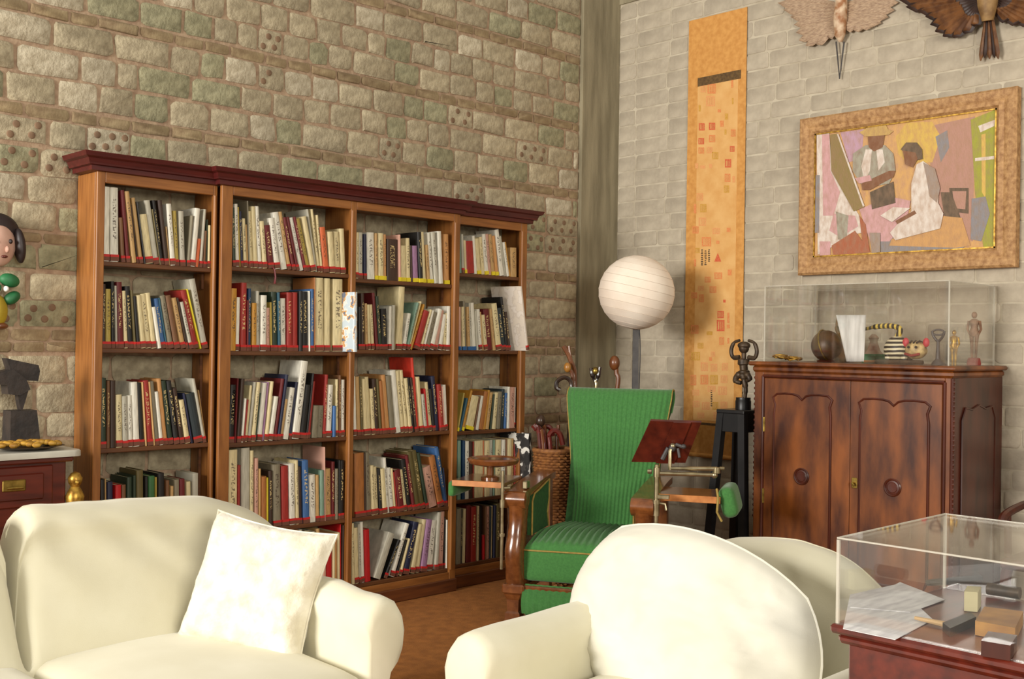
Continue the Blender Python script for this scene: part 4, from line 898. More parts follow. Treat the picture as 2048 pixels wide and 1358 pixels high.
b = MB(); small_figure(b, 5.74, y, ZT+.04, .24); put(b, 'figure', mat('painted_wood', (150, 112, 84), (104, 70, 50), .6, 20), th, True)

# ================================================================== BLACK STOOL WITH STATUETTE
spt = at(1482, 830, 6.46); s0, s1, sz = 5.47, 3.67, spt[2]
rot = Matrix.Rotation(0, 4, 'Z'); st = thing('black_stool', 'tall black wooden stool with splayed legs beside the cabinet', 'stool', (5.47, 3.67, 0))
def sp(mb, name): return put(mb, name, M_BLACK, st)
ztop = 1.085
sp(MB().box(5.36, 5.58, 3.575, 3.765, ztop-.022, ztop, .004), 'seat')
for a in ((5.37, 5.57, 3.582, 3.6), (5.37, 5.57, 3.74, 3.758), (5.37, 5.388, 3.582, 3.758), (5.552, 5.57, 3.582, 3.758)): sp(MB().box(*a, ztop-.13, ztop-.02, .002), 'apron')
for dx in (-1, 1):
    for dy in (-1, 1):
        b = MB(); cx_, cy_ = 5.47+dx*.082, 3.67+dy*.072; ex, ey = 5.47+dx*.15, 3.67+dy*.14
        b.rings([[(px_+u*.022, py_+v*.022, z_) for u, v in ((-1, -1), (1, -1), (1, 1), (-1, 1))] for px_, py_, z_ in ((ex, ey, 0), (cx_, cy_, ztop-.02))]); sp(b, 'leg')
ft = thing('bronze_statuette', 'dark bronze dancing figure with arms raised overhead on the black stool', 'statuette', (5.46, 3.645, ztop))
fx_, fy_, fz_ = 5.46, 3.645, ztop+.0005
b = MB(); b.lathe([(.046, 0), (.046, .05), (.043, .054), (.043, .07), (.001, .07)], 18, (fx_, fy_, fz_)); put(b, 'pedestal', M_BLACK, ft, True, 40)
b = MB(); fz = fz_+.07
Q = lambda r, z, d=0: (fx_-d*.6, fy_-r, fz+z)          # r to the right in the picture
b.tube(catmull([Q(.012, 0), Q(.016, .05), Q(.005, .10), Q(.0, .135)]), [.011]*4+[.013]*4+[.017]*6+[.022]*5, 10)
b.tube(catmull([Q(.0, .14), Q(-.035, .125, .02), Q(-.045, .095, .02), Q(-.01, .085, .015)]), [.022]*6+[.018]*7+[.013]*6, 10)
b.tube(catmull([Q(.01, .14), Q(.04, .128, .02), Q(.05, .11, .02), Q(.03, .1, .01)]), [.02]*6+[.016]*7+[.012]*6, 10)
b.tube(catmull([Q(0, .125), Q(.002, .155), Q(-.002, .195), Q(0, .235), Q(0, .26)]), [.03]*4+[.034]*3+[.024]*5+[.034]*5+[.014]*8, 12)
b.ball(Q(.0, .29), .03, 12, (1, 1, 1.1)); b.ball(Q(.0, .305), .034, 12, (1, 1.15, .7))
for s_ in (-1, 1): b.tube(catmull([Q(s_*.03, .235), Q(s_*.075, .235), Q(s_*.088, .275), Q(s_*.07, .32), Q(s_*.03, .335)]), [.014]*6+[.012]*12+[.009]*7, 8)
put(b, 'figure', M_BRONZE, ft, True)

# ================================================================== PAPER LANTERN FLOOR LAMP
lp = at(1273, 585, 6.9); lr = .2405
lm = thing('floor_lamp', 'white paper globe lantern floor lamp on a thin dark pole in the corner', 'lamp', (lp[0], lp[1], 0))
def pap():
    m = mat('lantern_paper', (240, 228, 212), (228, 212, 194), .9, 5); b_ = m.node_tree.nodes['Principled BSDF']
    b_.inputs['Subsurface Weight'].default_value = .0
    return m
Mx = Matrix.Translation(lp) @ Matrix.Rotation(.18, 4, 'X') @ Matrix.Rotation(.12, 4, 'Y')
b = MB(); b.T = Mx; NR = 13
R = []
for j in range(0, 53):
    a = PI*(.03+.94*j/52)-PI/2; ph = (j % 4)/4
    rr = lr*(1-.010*math.sin(PI*ph)) if True else lr
    R.append([(rr*math.cos(a)*math.cos(2*PI*k/40), rr*math.cos(a)*math.sin(2*PI*k/40), lr*.97*math.sin(a)) for k in range(40)])
b.rings(R, False, False); put(b, 'paper_globe', pap(), lm, True, 70)
b = MB(); b.T = Mx; M_RIB = mat('lantern_rib', (214, 200, 184), (200, 186, 168), .8, 10)
for j in range(1, 13):
    a = PI*(.03+.94*(j*4)/52)-PI/2; b.tube([((lr+.0005)*math.cos(a)*math.cos(t), (lr+.0005)*math.cos(a)*math.sin(t), lr*.97*math.sin(a)) for t in [2*PI*k/36 for k in range(37)]], .0014, 5)
put(b, 'ribs', M_RIB, lm, True)
b = MB(); b.box(lp[0]-.02, lp[0]+.02, lp[1]-.004, lp[1]+.004, .02, lp[2]-lr*.6)
b2_ = MB(); b2_.T = Matrix.Translation((lp[0], lp[1], 0)) @ Matrix.Rotation(-PI/4, 4, 'Z'); b2_.box(-.02, .02, -.006, .006, .02, lp[2]-lr*.7, .001); put(b2_, 'pole', M_DGREY, lm)
b = MB(); b.lathe([(.15, 0), (.15, .012), (.03, .022), (.02, .03)], 28, (lp[0], lp[1], 0)); put(b, 'base', M_DGREY, lm, True, 40)
b = MB(); b.tube(catmull([(lp[0]+.012, lp[1]-.016, lp[2]-.2), (lp[0]+.02, lp[1]-.02, 1.4), (lp[0]+.015, lp[1]-.02, 1.0), (lp[0]+.03, lp[1]-.03, .02)]), .0035, 6); put(b, 'cord', M_BLACK, lm, True)
#PART4
# ================================================================== GREEN READING CHAIR
HD = math.radians(45.7-17)
ORG = at(1161, 900, 5.65)
gc = thing('reading_chair', 'green ribbed reading armchair with carved wooden arms and swing-out book rest', 'armchair', (ORG[0], ORG[1], 0), HD-PI/2)
def gp(mb, name, m, smooth=True, angle=40, par=None): return mb.build(name, m, par or gc, smooth, angle)
BX = .045                                     # centre line of the upholstery
# back: ribbed surface with rolled top
SPN = catmull([(.50, .40), (.545, .50), (.60, .66), (.645, .82), (.68, .98), (.705, 1.10), (.735, 1.175), (.785, 1.20), (.83, 1.175), (.845, 1.12), (.82, 1.06)], 5)
SPN = [(p[0], p[1]) for p in [Vector((a[0], a[1], 0)) for a in SPN]]
def bw(z): return .235+.075*max(0, min(1, (z-.6)/.55))
NB = 150; b = MB()
def backf(u, v):
    k = v*(len(SPN)-1); i_ = min(int(k), len(SPN)-2); t = k-i_; y = SPN[i_][0]*(1-t)+SPN[i_+1][0]*t; z = SPN[i_][1]*(1-t)+SPN[i_+1][1]*t
    x = (2*u-1); e = 1-abs(x)**10
    rib = .0032*math.cos(x*PI*22)*(1 if v < .93 else 0)
    bow = .018*(1-x*x)
    return (BX+x*bw(z), y-(bow+rib)*min(1, e*1.2)+.03*(1-e), z)
b.grid(NB, 50, backf); gp(b, 'back_cushion', M_GREEN)
b = MB(); ring = []
for y, z in SPN[::2]: ring.append((y+.012, z))
poly = ring+[(.80, 1.0), (.74, .8), (.66, .55), (.60, .40)]
b.prism([(y, z) for y, z in poly], BX-.255, BX+.255, 0); gp(b, 'back_frame', M_GREEND, False)
for s_ in (-1, 1):
    b = MB(); b.tube([(BX+s_*(bw(z)-.002), y+.028, z) for y, z in SPN[:40:2]], .004, 6); gp(b, 'back_piping', M_PIPE)
    rear = [(min(.86, y+.11), z-.01) if z < 1.08 else None for y, z in SPN[:38]]
    edge = [(y+.028, z) for y, z in SPN]
    poly_ = edge+[(.80, 1.02), (.76, .85), (.70, .62), (.64, .42)]
    b = MB(); b.rings([[(BX+s_*(bw(z)-.006), y, z) for y, z in poly_], [(BX+s_*(bw(z)-.03), y, z) for y, z in poly_]]); gp(b, 'back_side', M_GREEND, False)
# seat: ribs run front to back and over the front edge
b = MB()
def seatf(u, v):
    x = (2*u-1); w = .335-.06*v
    if v < .22: t = v/.22; y = -.012+.01*math.sin(t*PI/2); z = .375+.045*t; y = -.012+.02*(1-math.cos(t*PI/2))
    else: t = (v-.22)/.78; y = .01+t*.56; z = .42+.045*math.sin(min(1, t*2.4)*PI/2)-.02*t*t
    e = 1-abs(x)**8
    rib = .0075*math.cos(x*PI*17)*min(1, v*3)
    return (BX*.5+x*w, y, z*1+rib-.035*(1-e))
b.grid(120, 30, seatf); gp(b, 'seat_cushion', M_GREEN)
b = MB(); b.soft((BX*.5, .27, .3), (.66, .58, .18), .03, 8); gp(b, 'seat_box', M_GREEN)
b = MB(); b.tube(catmull([(BX*.5-.335, .03, .372), (BX*.5-.325, -.016, .374), (BX*.5, -.022, .378), (BX*.5+.325, -.016, .374), (BX*.5+.335, .03, .372)]), .0045, 6); gp(b, 'seat_piping', M_PIPE)
b = MB(); b.grid(60, 6, lambda u, v: (BX*.5+(2*u-1)*(.31-.02*v), -.02+.004*math.cos((2*u-1)*PI*17)-v*.10-.03*math.sin(v*PI), .20-.13*v)); b.box(BX*.5-.29, BX*.5+.29, -.09, -.02, .05, .09, .01); gp(b, 'foot_rest', M_GREEN)
# wooden arms, front scroll posts, rails
for s_ in (-1, 1):
    xc = s_*.335
    b = MB(); top = catmull([(-.055, .60), (-.075, .635), (-.06, .672), (-.02, .684), (.12, .695), (.35, .715), (.56, .725)], 5)
    bot = catmull([(.56, .69), (.35, .68), (.12, .66), (.02, .645), (-.0, .62), (-.02, .595), (-.055, .60)], 5)
    R = [[(xc-.055, p.x, p.y), (xc-.048, p.x, p.y)] for p in top]
    pr = [(p.x, p.y) for p in top]+[(p.x, p.y) for p in bot[:-1]]
    b.rings([[(xc-.058, y+.006*0, z) for y, z in pr], [(xc-.052, y, z) for y, z in pr], [(xc+.052, y, z) for y, z in pr], [(xc+.058, y, z) for y, z in pr]]); gp(b, 'arm', M_CHW, True, 35)
    b = MB(); b.T = Matrix.Translation((xc, -.025, .635)) @ Matrix.Rotation(PI/2, 4, 'Y'); b.lathe([(.001, -.064), (.03, -.064), (.046, -.058), (.046, .058), (.03, .064), (.001, .064)], 20); gp(b, 'arm_scroll', M_CHW, True, 40)
    b = MB(); post = [(.2, .0, .048, .05), (.25, -.012, .046, .052), (.32, -.03, .044, .058), (.38, -.034, .044, .06), (.45, -.015, .042, .05), (.52, .0, .042, .046), (.58, .002, .046, .05), (.635, -.01, .05, .056)]
    b.rings([[(xc+u*hw, yc+v*hd-.005, z) for u, v in ((-1, -.6), (-.6, -1), (.6, -1), (1, -.6), (1, 1), (-1, 1))] for z, yc, hw, hd in post]); gp(b, 'front_post', M_CHW, True, 50)
    b = MB(); b.box(xc-.06, xc+.06, -.07, .62, .15, .2, .008); gp(b, 'base_rail', M_CHW, True, 30)
    b = MB(); b.rings([[(xc+u*w, -.03+v*w, z) for u, v in ((-1, -1), (1, -1), (1, 1), (-1, 1))] for z, w in ((0, .04), (.05, .04), (.06, .03), (.12, .032), (.15, .045))]); gp(b, 'foot', M_CHW, False)
    b = MB(); b.rings([[(xc+u*w, .58+v*w, z) for u, v in ((-1, -1), (1, -1), (1, 1), (-1, 1))] for z, w in ((0, .03), (.15, .035), (.7, .028))]); gp(b, 'back_post', M_CHW, False)
    b = MB(); b.prism([(.06, .44), (.06, .62), (.1, .655), (.2, .668), (.34, .69), (.4, .70), (.4, .6), (.37, .52), (.4, .44)], xc-s_*.05-.012, xc-s_*.05+.012, 0); gp(b, 'side_pad', M_GREEND, False)
    b = MB(); b.tube([(xc-s_*.064, y, z) for y, z in ((.06, .44), (.06, .62), (.1, .655), (.2, .668), (.34, .69), (.4, .70), (.4, .6), (.37, .52), (.4, .44))], .005, 6); gp(b, 'pad_piping', M_PIPE)
b = MB(); b.box(-.33, .33, -.05, .0, .155, .195, .006); gp(b, 'front_rail', M_CHW, False)
# left side: fold-out shelf with padded end, round tray on a rod
b = MB(); b.box(-.69, -.40, -.03, .30, .70, .722, .004); gp(b, 'side_shelf', M_CHW, False)
b = MB(); b.box(-.69, -.40, -.036, -.03, .692, .722, .001); gp(b, 'shelf_edge', M_CHWE, False)
b = MB(); b.soft((-.70, .13, .672), (.04, .32, .085), .02, 6); gp(b, 'shelf_pad', M_GREEN)
b = MB(); b.lathe([(.001, .0), (.03, .0), (.10, .012), (.128, .02), (.135, .03), (.140, .042), (.132, .05), (.126, .044), (.001, .04)], 36, (-.49, .06, .79)); gp(b, 'round_tray', M_CHW, True, 35)
b = MB(); b.lathe([(.05, 0), (.05, .01), (.02, .02), (.02, .068)], 16, (-.52, .10, .722)); gp(b, 'tray_stem', M_CHW, True, 40)
b = MB(); b.tube([(-.392, -.085, .28), (-.392, -.085, .79)], .009, 10); b.tube([(-.392, -.085, .45), (-.392, -.085, .465)], .015, 10); b.tube([(-.392, -.085, .70), (-.36, -.06, .70)], .008, 8); b.tube([(-.392, -.085, .60), (-.392, -.085, .64)], .014, 10); gp(b, 'tray_rod', M_STEEL)
b = MB(); b.box(-.31, -.285, .0, .06, .69, .73, .004); gp(b, 'arm_bracket', M_STEEL, False)
# right side: fold-out shelf, padded end, jointed arm and book board
b = MB(); b.box(.39, .71, .06, .36, .672, .696, .004); gp(b, 'side_shelf', M_CHW, False)
b = MB(); b.box(.40, .71, .054, .06, .662, .696, .001); gp(b, 'shelf_edge', M_CHWE, False)
b = MB(); b.T = Matrix.Translation((.715, .2, .655)) @ Matrix.Rotation(-.25, 4, 'Y'); b.soft((.03, .03, .0), (.085, .3, .16), .04, 8); gp(b, 'shelf_pad', M_GREEN)
b = MB(); b.tube([(.69, .07, .735), (.70, .05, .69), (.695, .05, .62), (.72, .05, .575)], .006, 6); gp(b, 'pad_piping', M_PIPE)
b = MB(); b.tube([(.405, -.05, .30), (.405, -.05, .84)], .0115, 10)
for z0_, z1_, r_ in ((.60, .66, .017), (.66, .68, .021), (.795, .84, .017), (.84, .856, .011)): b.tube([(.405, -.05, z0_), (.405, -.05, z1_)], r_, 10)
b.tube([(.36, -.05, .82), (.38, -.05, .82)], .012, 8); b.tube([(.405, -.05, .665), (.45, -.05, .66), (.455, -.05, .63)], .007, 8); gp(b, 'rest_post', M_STEEL)
b = MB(); b.box(.41, .47, -.06, -.03, .685, .705, .003); gp(b, 'post_clamp', M_STEEL, False)
b = MB(); b.tube([(.405, -.05, .812), (.675, .10, .80)], [.011, .009], 8); b.ball((.675, .10, .80), .017, 10); gp(b, 'lower_link', M_STEEL)
b = MB(); b.tube([(.685, .10, .81), (.685, .10, .84)], .02, 10); b.tube([(.685, .10, .832), (.46, .02, .832)], [.011, .009], 8); b.tube([(.70, .1, .835), (.725, .1, .835)], .009, 8); gp(b, 'upper_link', M_STEEL)
b = MB(); b.tube([(.46, .02, .825), (.46, .02, .92), (.472, .03, .945)], .0095, 8); b.ball((.472, .03, .945), .016, 10); gp(b, 'board_stem', M_STEEL)
Bp = [Vector(p) for p in ((.245, .12, .85), (.525, .12, .858), (.62, -.02, 1.076), (.365, -.02, 1.076))]
nrm = (Bp[1]-Bp[0]).cross(Bp[3]-Bp[0]).normalized()
b = MB(); b.rings([[p-nrm*.008 for p in Bp], [p+nrm*.008 for p in Bp]]); gp(b, 'book_board', M_REST, False)
b = MB(); mid = [Bp[0].lerp(Bp[1], .46), Bp[0].lerp(Bp[1], .80), Bp[3].lerp(Bp[2], .80), Bp[3].lerp(Bp[2], .46)]
sgn = 1 if nrm.y < 0 else -1
b.rings([[p+nrm*sgn*.008 for p in mid], [p+nrm*sgn*.016 for p in mid]]); gp(b, 'board_batten', M_REST, False)
bc_ = (Bp[0]+Bp[1]+Bp[2]+Bp[3])/4+nrm*sgn*.02+Vector((.03, 0, -.02))
b = MB(); b.ball(bc_, .02, 10); b.tube([bc_, (.472, .03, .945)], .013, 8); b.tube([bc_+Vector((.02, -.01, .02)), bc_+Vector((.055, -.02, .01))], .009, 8); b.ball(bc_+Vector((.06, -.02, .012)), .013, 8); b.tube([bc_+Vector((.03, -.01, .0)), bc_+Vector((.04, -.02, -.045))], .007, 8); b.tube([bc_+Vector((-.02, 0, 0)), bc_+Vector((-.05, 0, -.06))], .012, 8); gp(b, 'board_clamp', M_DGREY)

# ================================================================== BASKET AND WALKING STICKS
bk = at(1108, 905, 6.62); bkx, bky = bk[0], bk[1]; bz = at(1096, 898, 6.62)[2]
M_WICK = mat('wicker', (150, 98, 48), (112, 68, 32), .7, 40)
bs = thing('wicker_basket', 'tall brown wicker basket of walking sticks behind the green chair', 'basket', (bkx, bky, 0))
b = MB(); z = .012; k = 0
while z < bz-.012:
    r_ = .09+.028*z/bz; ph = (k % 2)*PI/18
    b.tube([(bkx+(r_+.006*math.cos(18*t+ph*18))*math.cos(t), bky+(r_+.006*math.cos(18*t+ph*18))*math.sin(t), z) for t in [2*PI*i_/54 for i_ in range(55)]], .009, 4); z += .0165; k += 1
put(b, 'woven_wall', M_WICK, bs, True)
b = MB(); b.tube([(bkx+.12*math.cos(t), bky+.12*math.sin(t), bz-.005) for t in [2*PI*i_/40 for i_ in range(41)]], .014, 8); put(b, 'rim', M_WICK, bs, True)
b = MB(); b.lathe([(.09, 0), (.098, .012)], 28, (bkx, bky, 0)); put(b, 'bottom', M_WICK, bs)
def cane(name, pts, rad, m, label, grp='walking sticks in the corner', extra=None, cat='walking stick'):
    o = thing(name, label, cat, pts[0], 0, grp)
    b = MB(); P = catmull(pts, 6); n_ = len(P); r_ = [rad[0]+(rad[1]-rad[0])*i_/(n_-1) for i_ in range(n_)]
    b.tube(P, r_, 8); put(b, 'shaft', m, o, True)
    if extra: extra(o)
    return o
M_C1 = wood('cane_brown', (120, 70, 34), (78, 40, 20), .35, (3, 3, .5), 8, coat=.3); M_C2 = wood('cane_red', (106, 32, 24), (66, 20, 16), .3, (3, 3, .5), 8, coat=.4); M_HORN = mat('black_horn', (30, 22, 20), (58, 40, 28), .3, 9)
t_ = 6.62
def bp(px, py, t=t_): return tuple(at(px, py, t))
def inb(dx, dy): return (bkx+dx, bky+dy, .05)
cane('walking_stick', [inb(.02, -.02), bp(1086, 890), bp(1079, 862), bp(1075, 858)], (.015, .017), M_C1, 'straight brown walking stick with a pale collar, leftmost in the basket', extra=lambda o: put(MB().tube([bp(1079, 866), bp(1073, 852)], .018, 8), 'knob', M_C2, o, True))
cane('walking_stick', [inb(.0, .03), bp(1080, 880), bp(1072, 858), bp(1066, 850)], (.015, .02), M_C2, 'dark red walking stick with a thick plain top in the basket')
cane('walking_stick', [inb(.04, .0), bp(1089, 890), bp(1086, 862, 6.7), bp(1094, 853, 6.7), bp(1102, 858, 6.7), bp(1106, 872, 6.7)], (.014, .016), M_C2, 'red lacquered crook-handled walking stick in the basket')
cane('walking_stick', [inb(.02, -.04), bp(1101, 900), bp(1098, 872), bp(1108, 861), bp(1120, 868), bp(1126, 890)], (.014, .017), M_C2, 'mahogany walking stick with a wide hooped handle in the basket')
cane('walking_stick', [inb(.04, .02), bp(1092, 880, 6.67), bp(1084, 852, 6.67), bp(1080, 842, 6.67)], (.010, .012), M_C1, 'walking stick with a rounded dark horn knob in the basket', extra=lambda o: put(MB().ball(bp(1081, 842, 6.67), .03, 12, (1, 1, 1.3)), 'knob', M_HORN, o, True))
cane('walking_stick', [inb(.01, -.055), bp(1114, 895, 6.66), bp(1117, 872, 6.66), bp(1117, 850, 6.66)], (.010, .012), M_C1, 'light brown straight walking stick nearest the chair back in the basket')
# sticks behind the chair standing in an umbrella stand
ux, uy = 5.15, 4.62
us = thing('umbrella_stand', 'dark round umbrella stand in the corner behind the green chair', 'umbrella stand', (ux, uy, 0))
b = MB(); b.lathe([(.13, 0), (.14, .02), (.13, .04), (.125, .5), (.135, .52), (.122, .52), (.112, .05), (.001, .045)], 26, (ux, uy, 0)); put(b, 'cylinder', M_CABD, us, True, 40)
def inu(dx, dy): return (ux+dx, uy+dy, .06)
tt = 6.95
def up(px, py, t=tt): return tuple(at(px, py, t))
cane('walking_stick', [inu(-.03, .03), (ux-.06, uy+.06, .55), up(1150, 770), up(1141, 720), up(1127, 692)], (.013, .016), M_C1, 'knotty natural wood staff with a forked top behind the chair', extra=lambda o: put(MB().tube([up(1141, 722), up(1137, 692)], [.014, .010], 7), 'fork', M_C1, o, True))
cane('walking_stick', [inu(-.05, .0), (ux-.07, uy+.03, .55), up(1146, 770, 6.9), up(1136, 735, 6.9)], (.010, .012), M_C1, 'thin cane with a pale egg-shaped knob behind the chair', extra=lambda o: put(MB().ball(up(1135, 735, 6.9), .024, 12, (1, 1, 1.35)), 'knob', mat('boxwood_knob', (186, 134, 62), (150, 100, 40), .35, 8), o, True))
cane('walking_stick', [inu(-.06, -.04), (ux-.08, uy+.05, .6), up(1142, 800, 6.85), up(1142, 766, 6.85), up(1130, 755, 6.85), up(1115, 762, 6.85), up(1113, 775, 6.85), up(1120, 780, 6.85)], (.011, .015), M_HORN, 'black horn crook-handled cane behind the chair')
def fork(o):
    for px, c in ((1182, 736), (1200, 734)): put(MB().tube(catmull([up(1191, 768, 6.85), up(px+(1191-px)*.35, 750, 6.85), up(px, c, 6.85)]), [.009]*5+[.015]*4+[.012]*4, 8), 'horn_tip', M_HORN, o, True)
    put(MB().ball(up(1191, 742, 6.85), .022, 10, (1, 1, 1.2)), 'brass_cap', M_BRASS, o, True)
cane('walking_stick', [inu(.02, .03), (ux+.04, uy+.02, .6), up(1191, 790, 6.85), up(1191, 760, 6.85)], (.010, .011), M_STEEL, 'metal-shafted cane topped with two black horn tips behind the chair', extra=fork)
cane('walking_stick', [inu(.05, -.03), (ux+.08, uy-.05, .6), up(1234, 780, 6.85), up(1233, 745, 6.85), up(1231, 722, 6.85)], (.012, .016), M_C1, 'brown club-headed stick standing closest to the lamp pole', extra=lambda o: put(MB().ball(up(1229, 726, 6.85), .034, 12, (1, 1, 1.4)), 'club_head', M_C1, o, True))

# ================================================================== SLIPCOVERED ARMCHAIRS
def wrk(P, s, f=3.0, seed=0): return noise.noise(Vector((P[0]*f+seed, P[1]*f*1.3, P[2]*f*.8+seed)))*s+noise.noise(Vector((P[0]*9+seed, P[1]*9, P[2]*4)))*s*.35
def armchair(name, label, loc, rz, seed, hw, top, splits, corner, armk=1.0, cat='armchair', armz=0.):
    th = thing(name, label, cat, loc, rz, None)
    bw_ = hw+.06
    def back_fn(xa, xb, ea, eb):
        def bk_(u, v):
            s_ = 2*u-1; X = xa+(xb-xa)*u
            ztop = .40+(top-.40)*max(0., 1-abs(s_)**(ea if s_ < 0 else eb))**.5
            ztop += .02*math.cos(X*2.2)-.02
            P = [(.70, .36), (.705, .44)]
            for t in (.15, .3, .45, .6, .75, .88): P.append((.71+.17*t, .44+(ztop-.50)*t))
            cy = .96; ry = .11
            for a in (165, 135, 105, 80, 50, 20): P.append((cy+ry*math.cos(math.radians(a)), ztop-.07+.07*math.sin(math.radians(a))))
            P += [(1.075, ztop-.14), (1.085, ztop*.5), (1.09, .02)]
            k = v*(len(P)-1); i_ = min(int(k), len(P)-2); t = k-i_
            y = P[i_][0]*(1-t)+P[i_+1][0]*t; z = P[i_][1]*(1-t)+P[i_+1][1]*t
            bow = -.03*(1-s_*s_)*math.sin(min(1, v*2)*PI)
            w = wrk((X, y, z), .012, 2.6, seed)
            if v < .72: w += .006*math.sin((X*1.2+z)*26+3*noise.noise(Vector((X*4, z*4, seed))))*max(0, 1-abs(z-ztop+.12)/.2)
            return (X, y+bow+w, max(.012, z+w*.5))
        return bk_
    n_ = len(splits)-1
    for i in range(n_):
        fn = back_fn(splits[i], splits[i+1], corner[0] if i == 0 else 26, corner[1] if i == n_-1 else 26)
        b = MB(); b.grid(56, 44, fn); b.build('back', M_WHITE, th, True, None)
        b = MB(); b.tube([fn(k/44, .7) for k in range(45)], .0035, 5); b.build('back_welt', M_WHITE, th, True)
    for sx_ in (-1, 1):
        b = MB(); prof = [(-.10, .0), (-.10, .30), (-.10, .5), (-.094, .56)]
        for a in (155, 130, 105, 80, 55, 30, 5, -20, -45): prof.append((.012+.125*math.cos(math.radians(a)), .555+.115*math.sin(math.radians(a))))
        prof += [(.05, .44), (.035, .40), (.03, .3), (.04, .0)]
        cx_, cz_ = 0., .42; R = []
        for y, sc_, dz in ((-.012, .80, 0), (-.004, .92, 0), (.012, .98, 0), (.04, 1.0, 0), (.12, 1, .002), (.25, 1.0, .006), (.4, 1, .008), (.6, 1, .01), (.85, 1.0, .012), (.98, .96, .012)):
            ring = []
            for px_, pz_ in prof:
                qx = (cx_+(px_-cx_)*sc_); qx = -.10+(qx+.10)*armk; qz = (cz_+(pz_-cz_)*sc_) if pz_ > .02 else 0.012
                if pz_ > .35: qz += dz+armz
                w = wrk((qx+seed, y*1.5, qz), .010, 3, seed+sx_)
                ring.append((sx_*(hw+.10+qx+w), y+w*.4, qz+(w*.6 if pz_ > .1 else 0)))
            R.append(ring)
        b.rings(R); b.build('arm', M_WHITE, th, True, 70)
    for i in range(n_):
        xa = -hw if i == 0 else splits[i]; xb = hw if i == n_-1 else splits[i+1]; hw2 = (xb-xa)/2
        b = MB(); b.soft(((xa+xb)/2, .36, .345), (xb-xa, .80, .23), .07, 16, lambda P: (P.x, P.y-.02*math.cos(P.x*3)*(1 if P.y < 0 else 0), P.z+(.035*(1-(P.x/hw2)**2)*(1-(P.y/.5)**2) if P.z > 0 else 0)+wrk(P, .008, 3, seed+4))); b.build('seat_cushion', M_WHITE, th, True)
    b = MB(); b.box(-hw-.02, hw+.02, .03, 1.05, .01, .26, .02); b.build('skirt', M_WHITE, th, True, 40)
    return th
armchair('sofa', 'ivory slipcovered sofa at lower left with its back to the bookcase', (1.235, 2.665, 0), 0, 1.3, .765, .905, (-1.18, .045, 1.18), (2.6, 2.6), .64, 'sofa')
armchair('armchair', 'ivory slipcovered armchair seen side-on in front of the green chair', (2.07, 1.815, 0), -PI/2, 5.1, .375, .845, (-.48, .42), (3.4, 2.1), .82, armz=-.03)
def pillow(name, m, label, C, ax, ay, w, h, t, seed, pinch=.07, rnd_=4., n=30, wr=.012, group=None, sq=0.):
    # ax: unit vector along width, ay: along height; C centre
    ax, ay = Vector(ax).normalized(), Vector(ay); ay = (ay-ax*ay.dot(ax)).normalized(); az = ax.cross(ay)
    b = MB()
    def f(sgn):
        def g(u, v):
            x, y = 2*u-1, 2*v-1; X_, Y_ = x*math.sqrt(1-sq*y*y), y*math.sqrt(1-sq*x*x)
            k = 1-pinch*(1-y*y)*abs(x)**3; k2 = 1-pinch*(1-x*x)*abs(y)**3
            th_ = t/2*(max(0, 1-abs(x)**rnd_)*max(0, 1-abs(y)**rnd_))**.55
            q = ax*(X_*k*w/2)+ay*(Y_*k2*h/2)+az*(sgn*th_)
            e = (1-x**6)*(1-y**6)
            q += az*(wrk((x*1.2, y*1.2, sgn), wr, 2.2, seed)*e*sgn)
            return Vector(C)+q
        return g
    b.grid(n, n, f(1)); b.grid(n, n, f(-1))
    th = thing(name, label, 'cushion', tuple(Vector(C)-ay*h/2), 0, group)
    put(b, 'cover', m, th, True, None)
    e = MB(); P = []
    for s_ in range(4):
        for k in range(12):
            q = -1+2*k/12; P.append({0: (q, -1), 1: (1, q), 2: (-q, 1), 3: (-1, -q)}[s_])
    P.append(P[0])
    e.tube([f(1)((x+1)/2, (y+1)/2) for x, y in P], .004, 5); put(e, 'seam', m, th, True)
    return th
pillow('throw_cushion', M_CUSH, 'square white textured cushion leaning in the corner of the sofa', (1.915, 3.14, .645), (.2, -.45, -.05), (.15, .04, .40), .47, .43, .15, 3., .09, 5., wr=.03)
pillow('back_cushion', M_PIL, 'big rounded ivory cushion propped in the armchair before the green chair', (2.63, 1.945, .60), (0., -1., -.17), (.24, 0, .95), .88, .60, .27, 8., .0, 2.4, n=40, wr=.03, sq=.42)

# ================================================================== LOW VITRINE ON A WOODEN TABLE
tx0, tx1, ty0, ty1, tz = 2.172, 2.74, .25, 1.222, .85
tb = thing('display_table', 'dark red wooden table with moulded edge under the lower display case', 'table', ((tx0+tx1)/2, (ty0+ty1)/2, 0))
put(MB().box(tx0, tx1, ty0, ty1, tz-.02, tz, .006), 'table_top', M_REDW, tb, True, 30)
put(MB().box(tx0+.012, tx1-.012, ty0+.012, ty1-.012, tz-.042, tz-.02, .008), 'edge_moulding', M_REDW, tb, True, 30)
put(MB().box(tx0+.03, tx1-.03, ty0+.03, ty1-.03, .5, tz-.042, .004), 'drawer_box', M_REDW, tb)
for x in (tx0+.055, tx1-.055):
    for y in (ty0+.055, ty1-.055): put(MB().box(x-.028, x+.028, y-.028, y+.028, 0, .52, .004), 'leg', M_REDW, tb)
case('acrylic_case', 'low clear acrylic case on the dark wooden table at bottom right', tx0+.012, tx1-.02, ty0+.01, ty1-.01, tz+.0005, tz+.188)
TZ = tz+.0012
def tw(px, py, z=TZ): p = on(px, py, 2, z); return p[0], p[1]
def slab(name, corners, h, m, label, cat, z=TZ, rb=0):
    P = [tw(*c, z) for c in corners]; b = MB(); b.rings([[(x, y, z) for x, y in P], [(x, y, z+h) for x, y in P]]); return putm(b, name, m, label, cat)
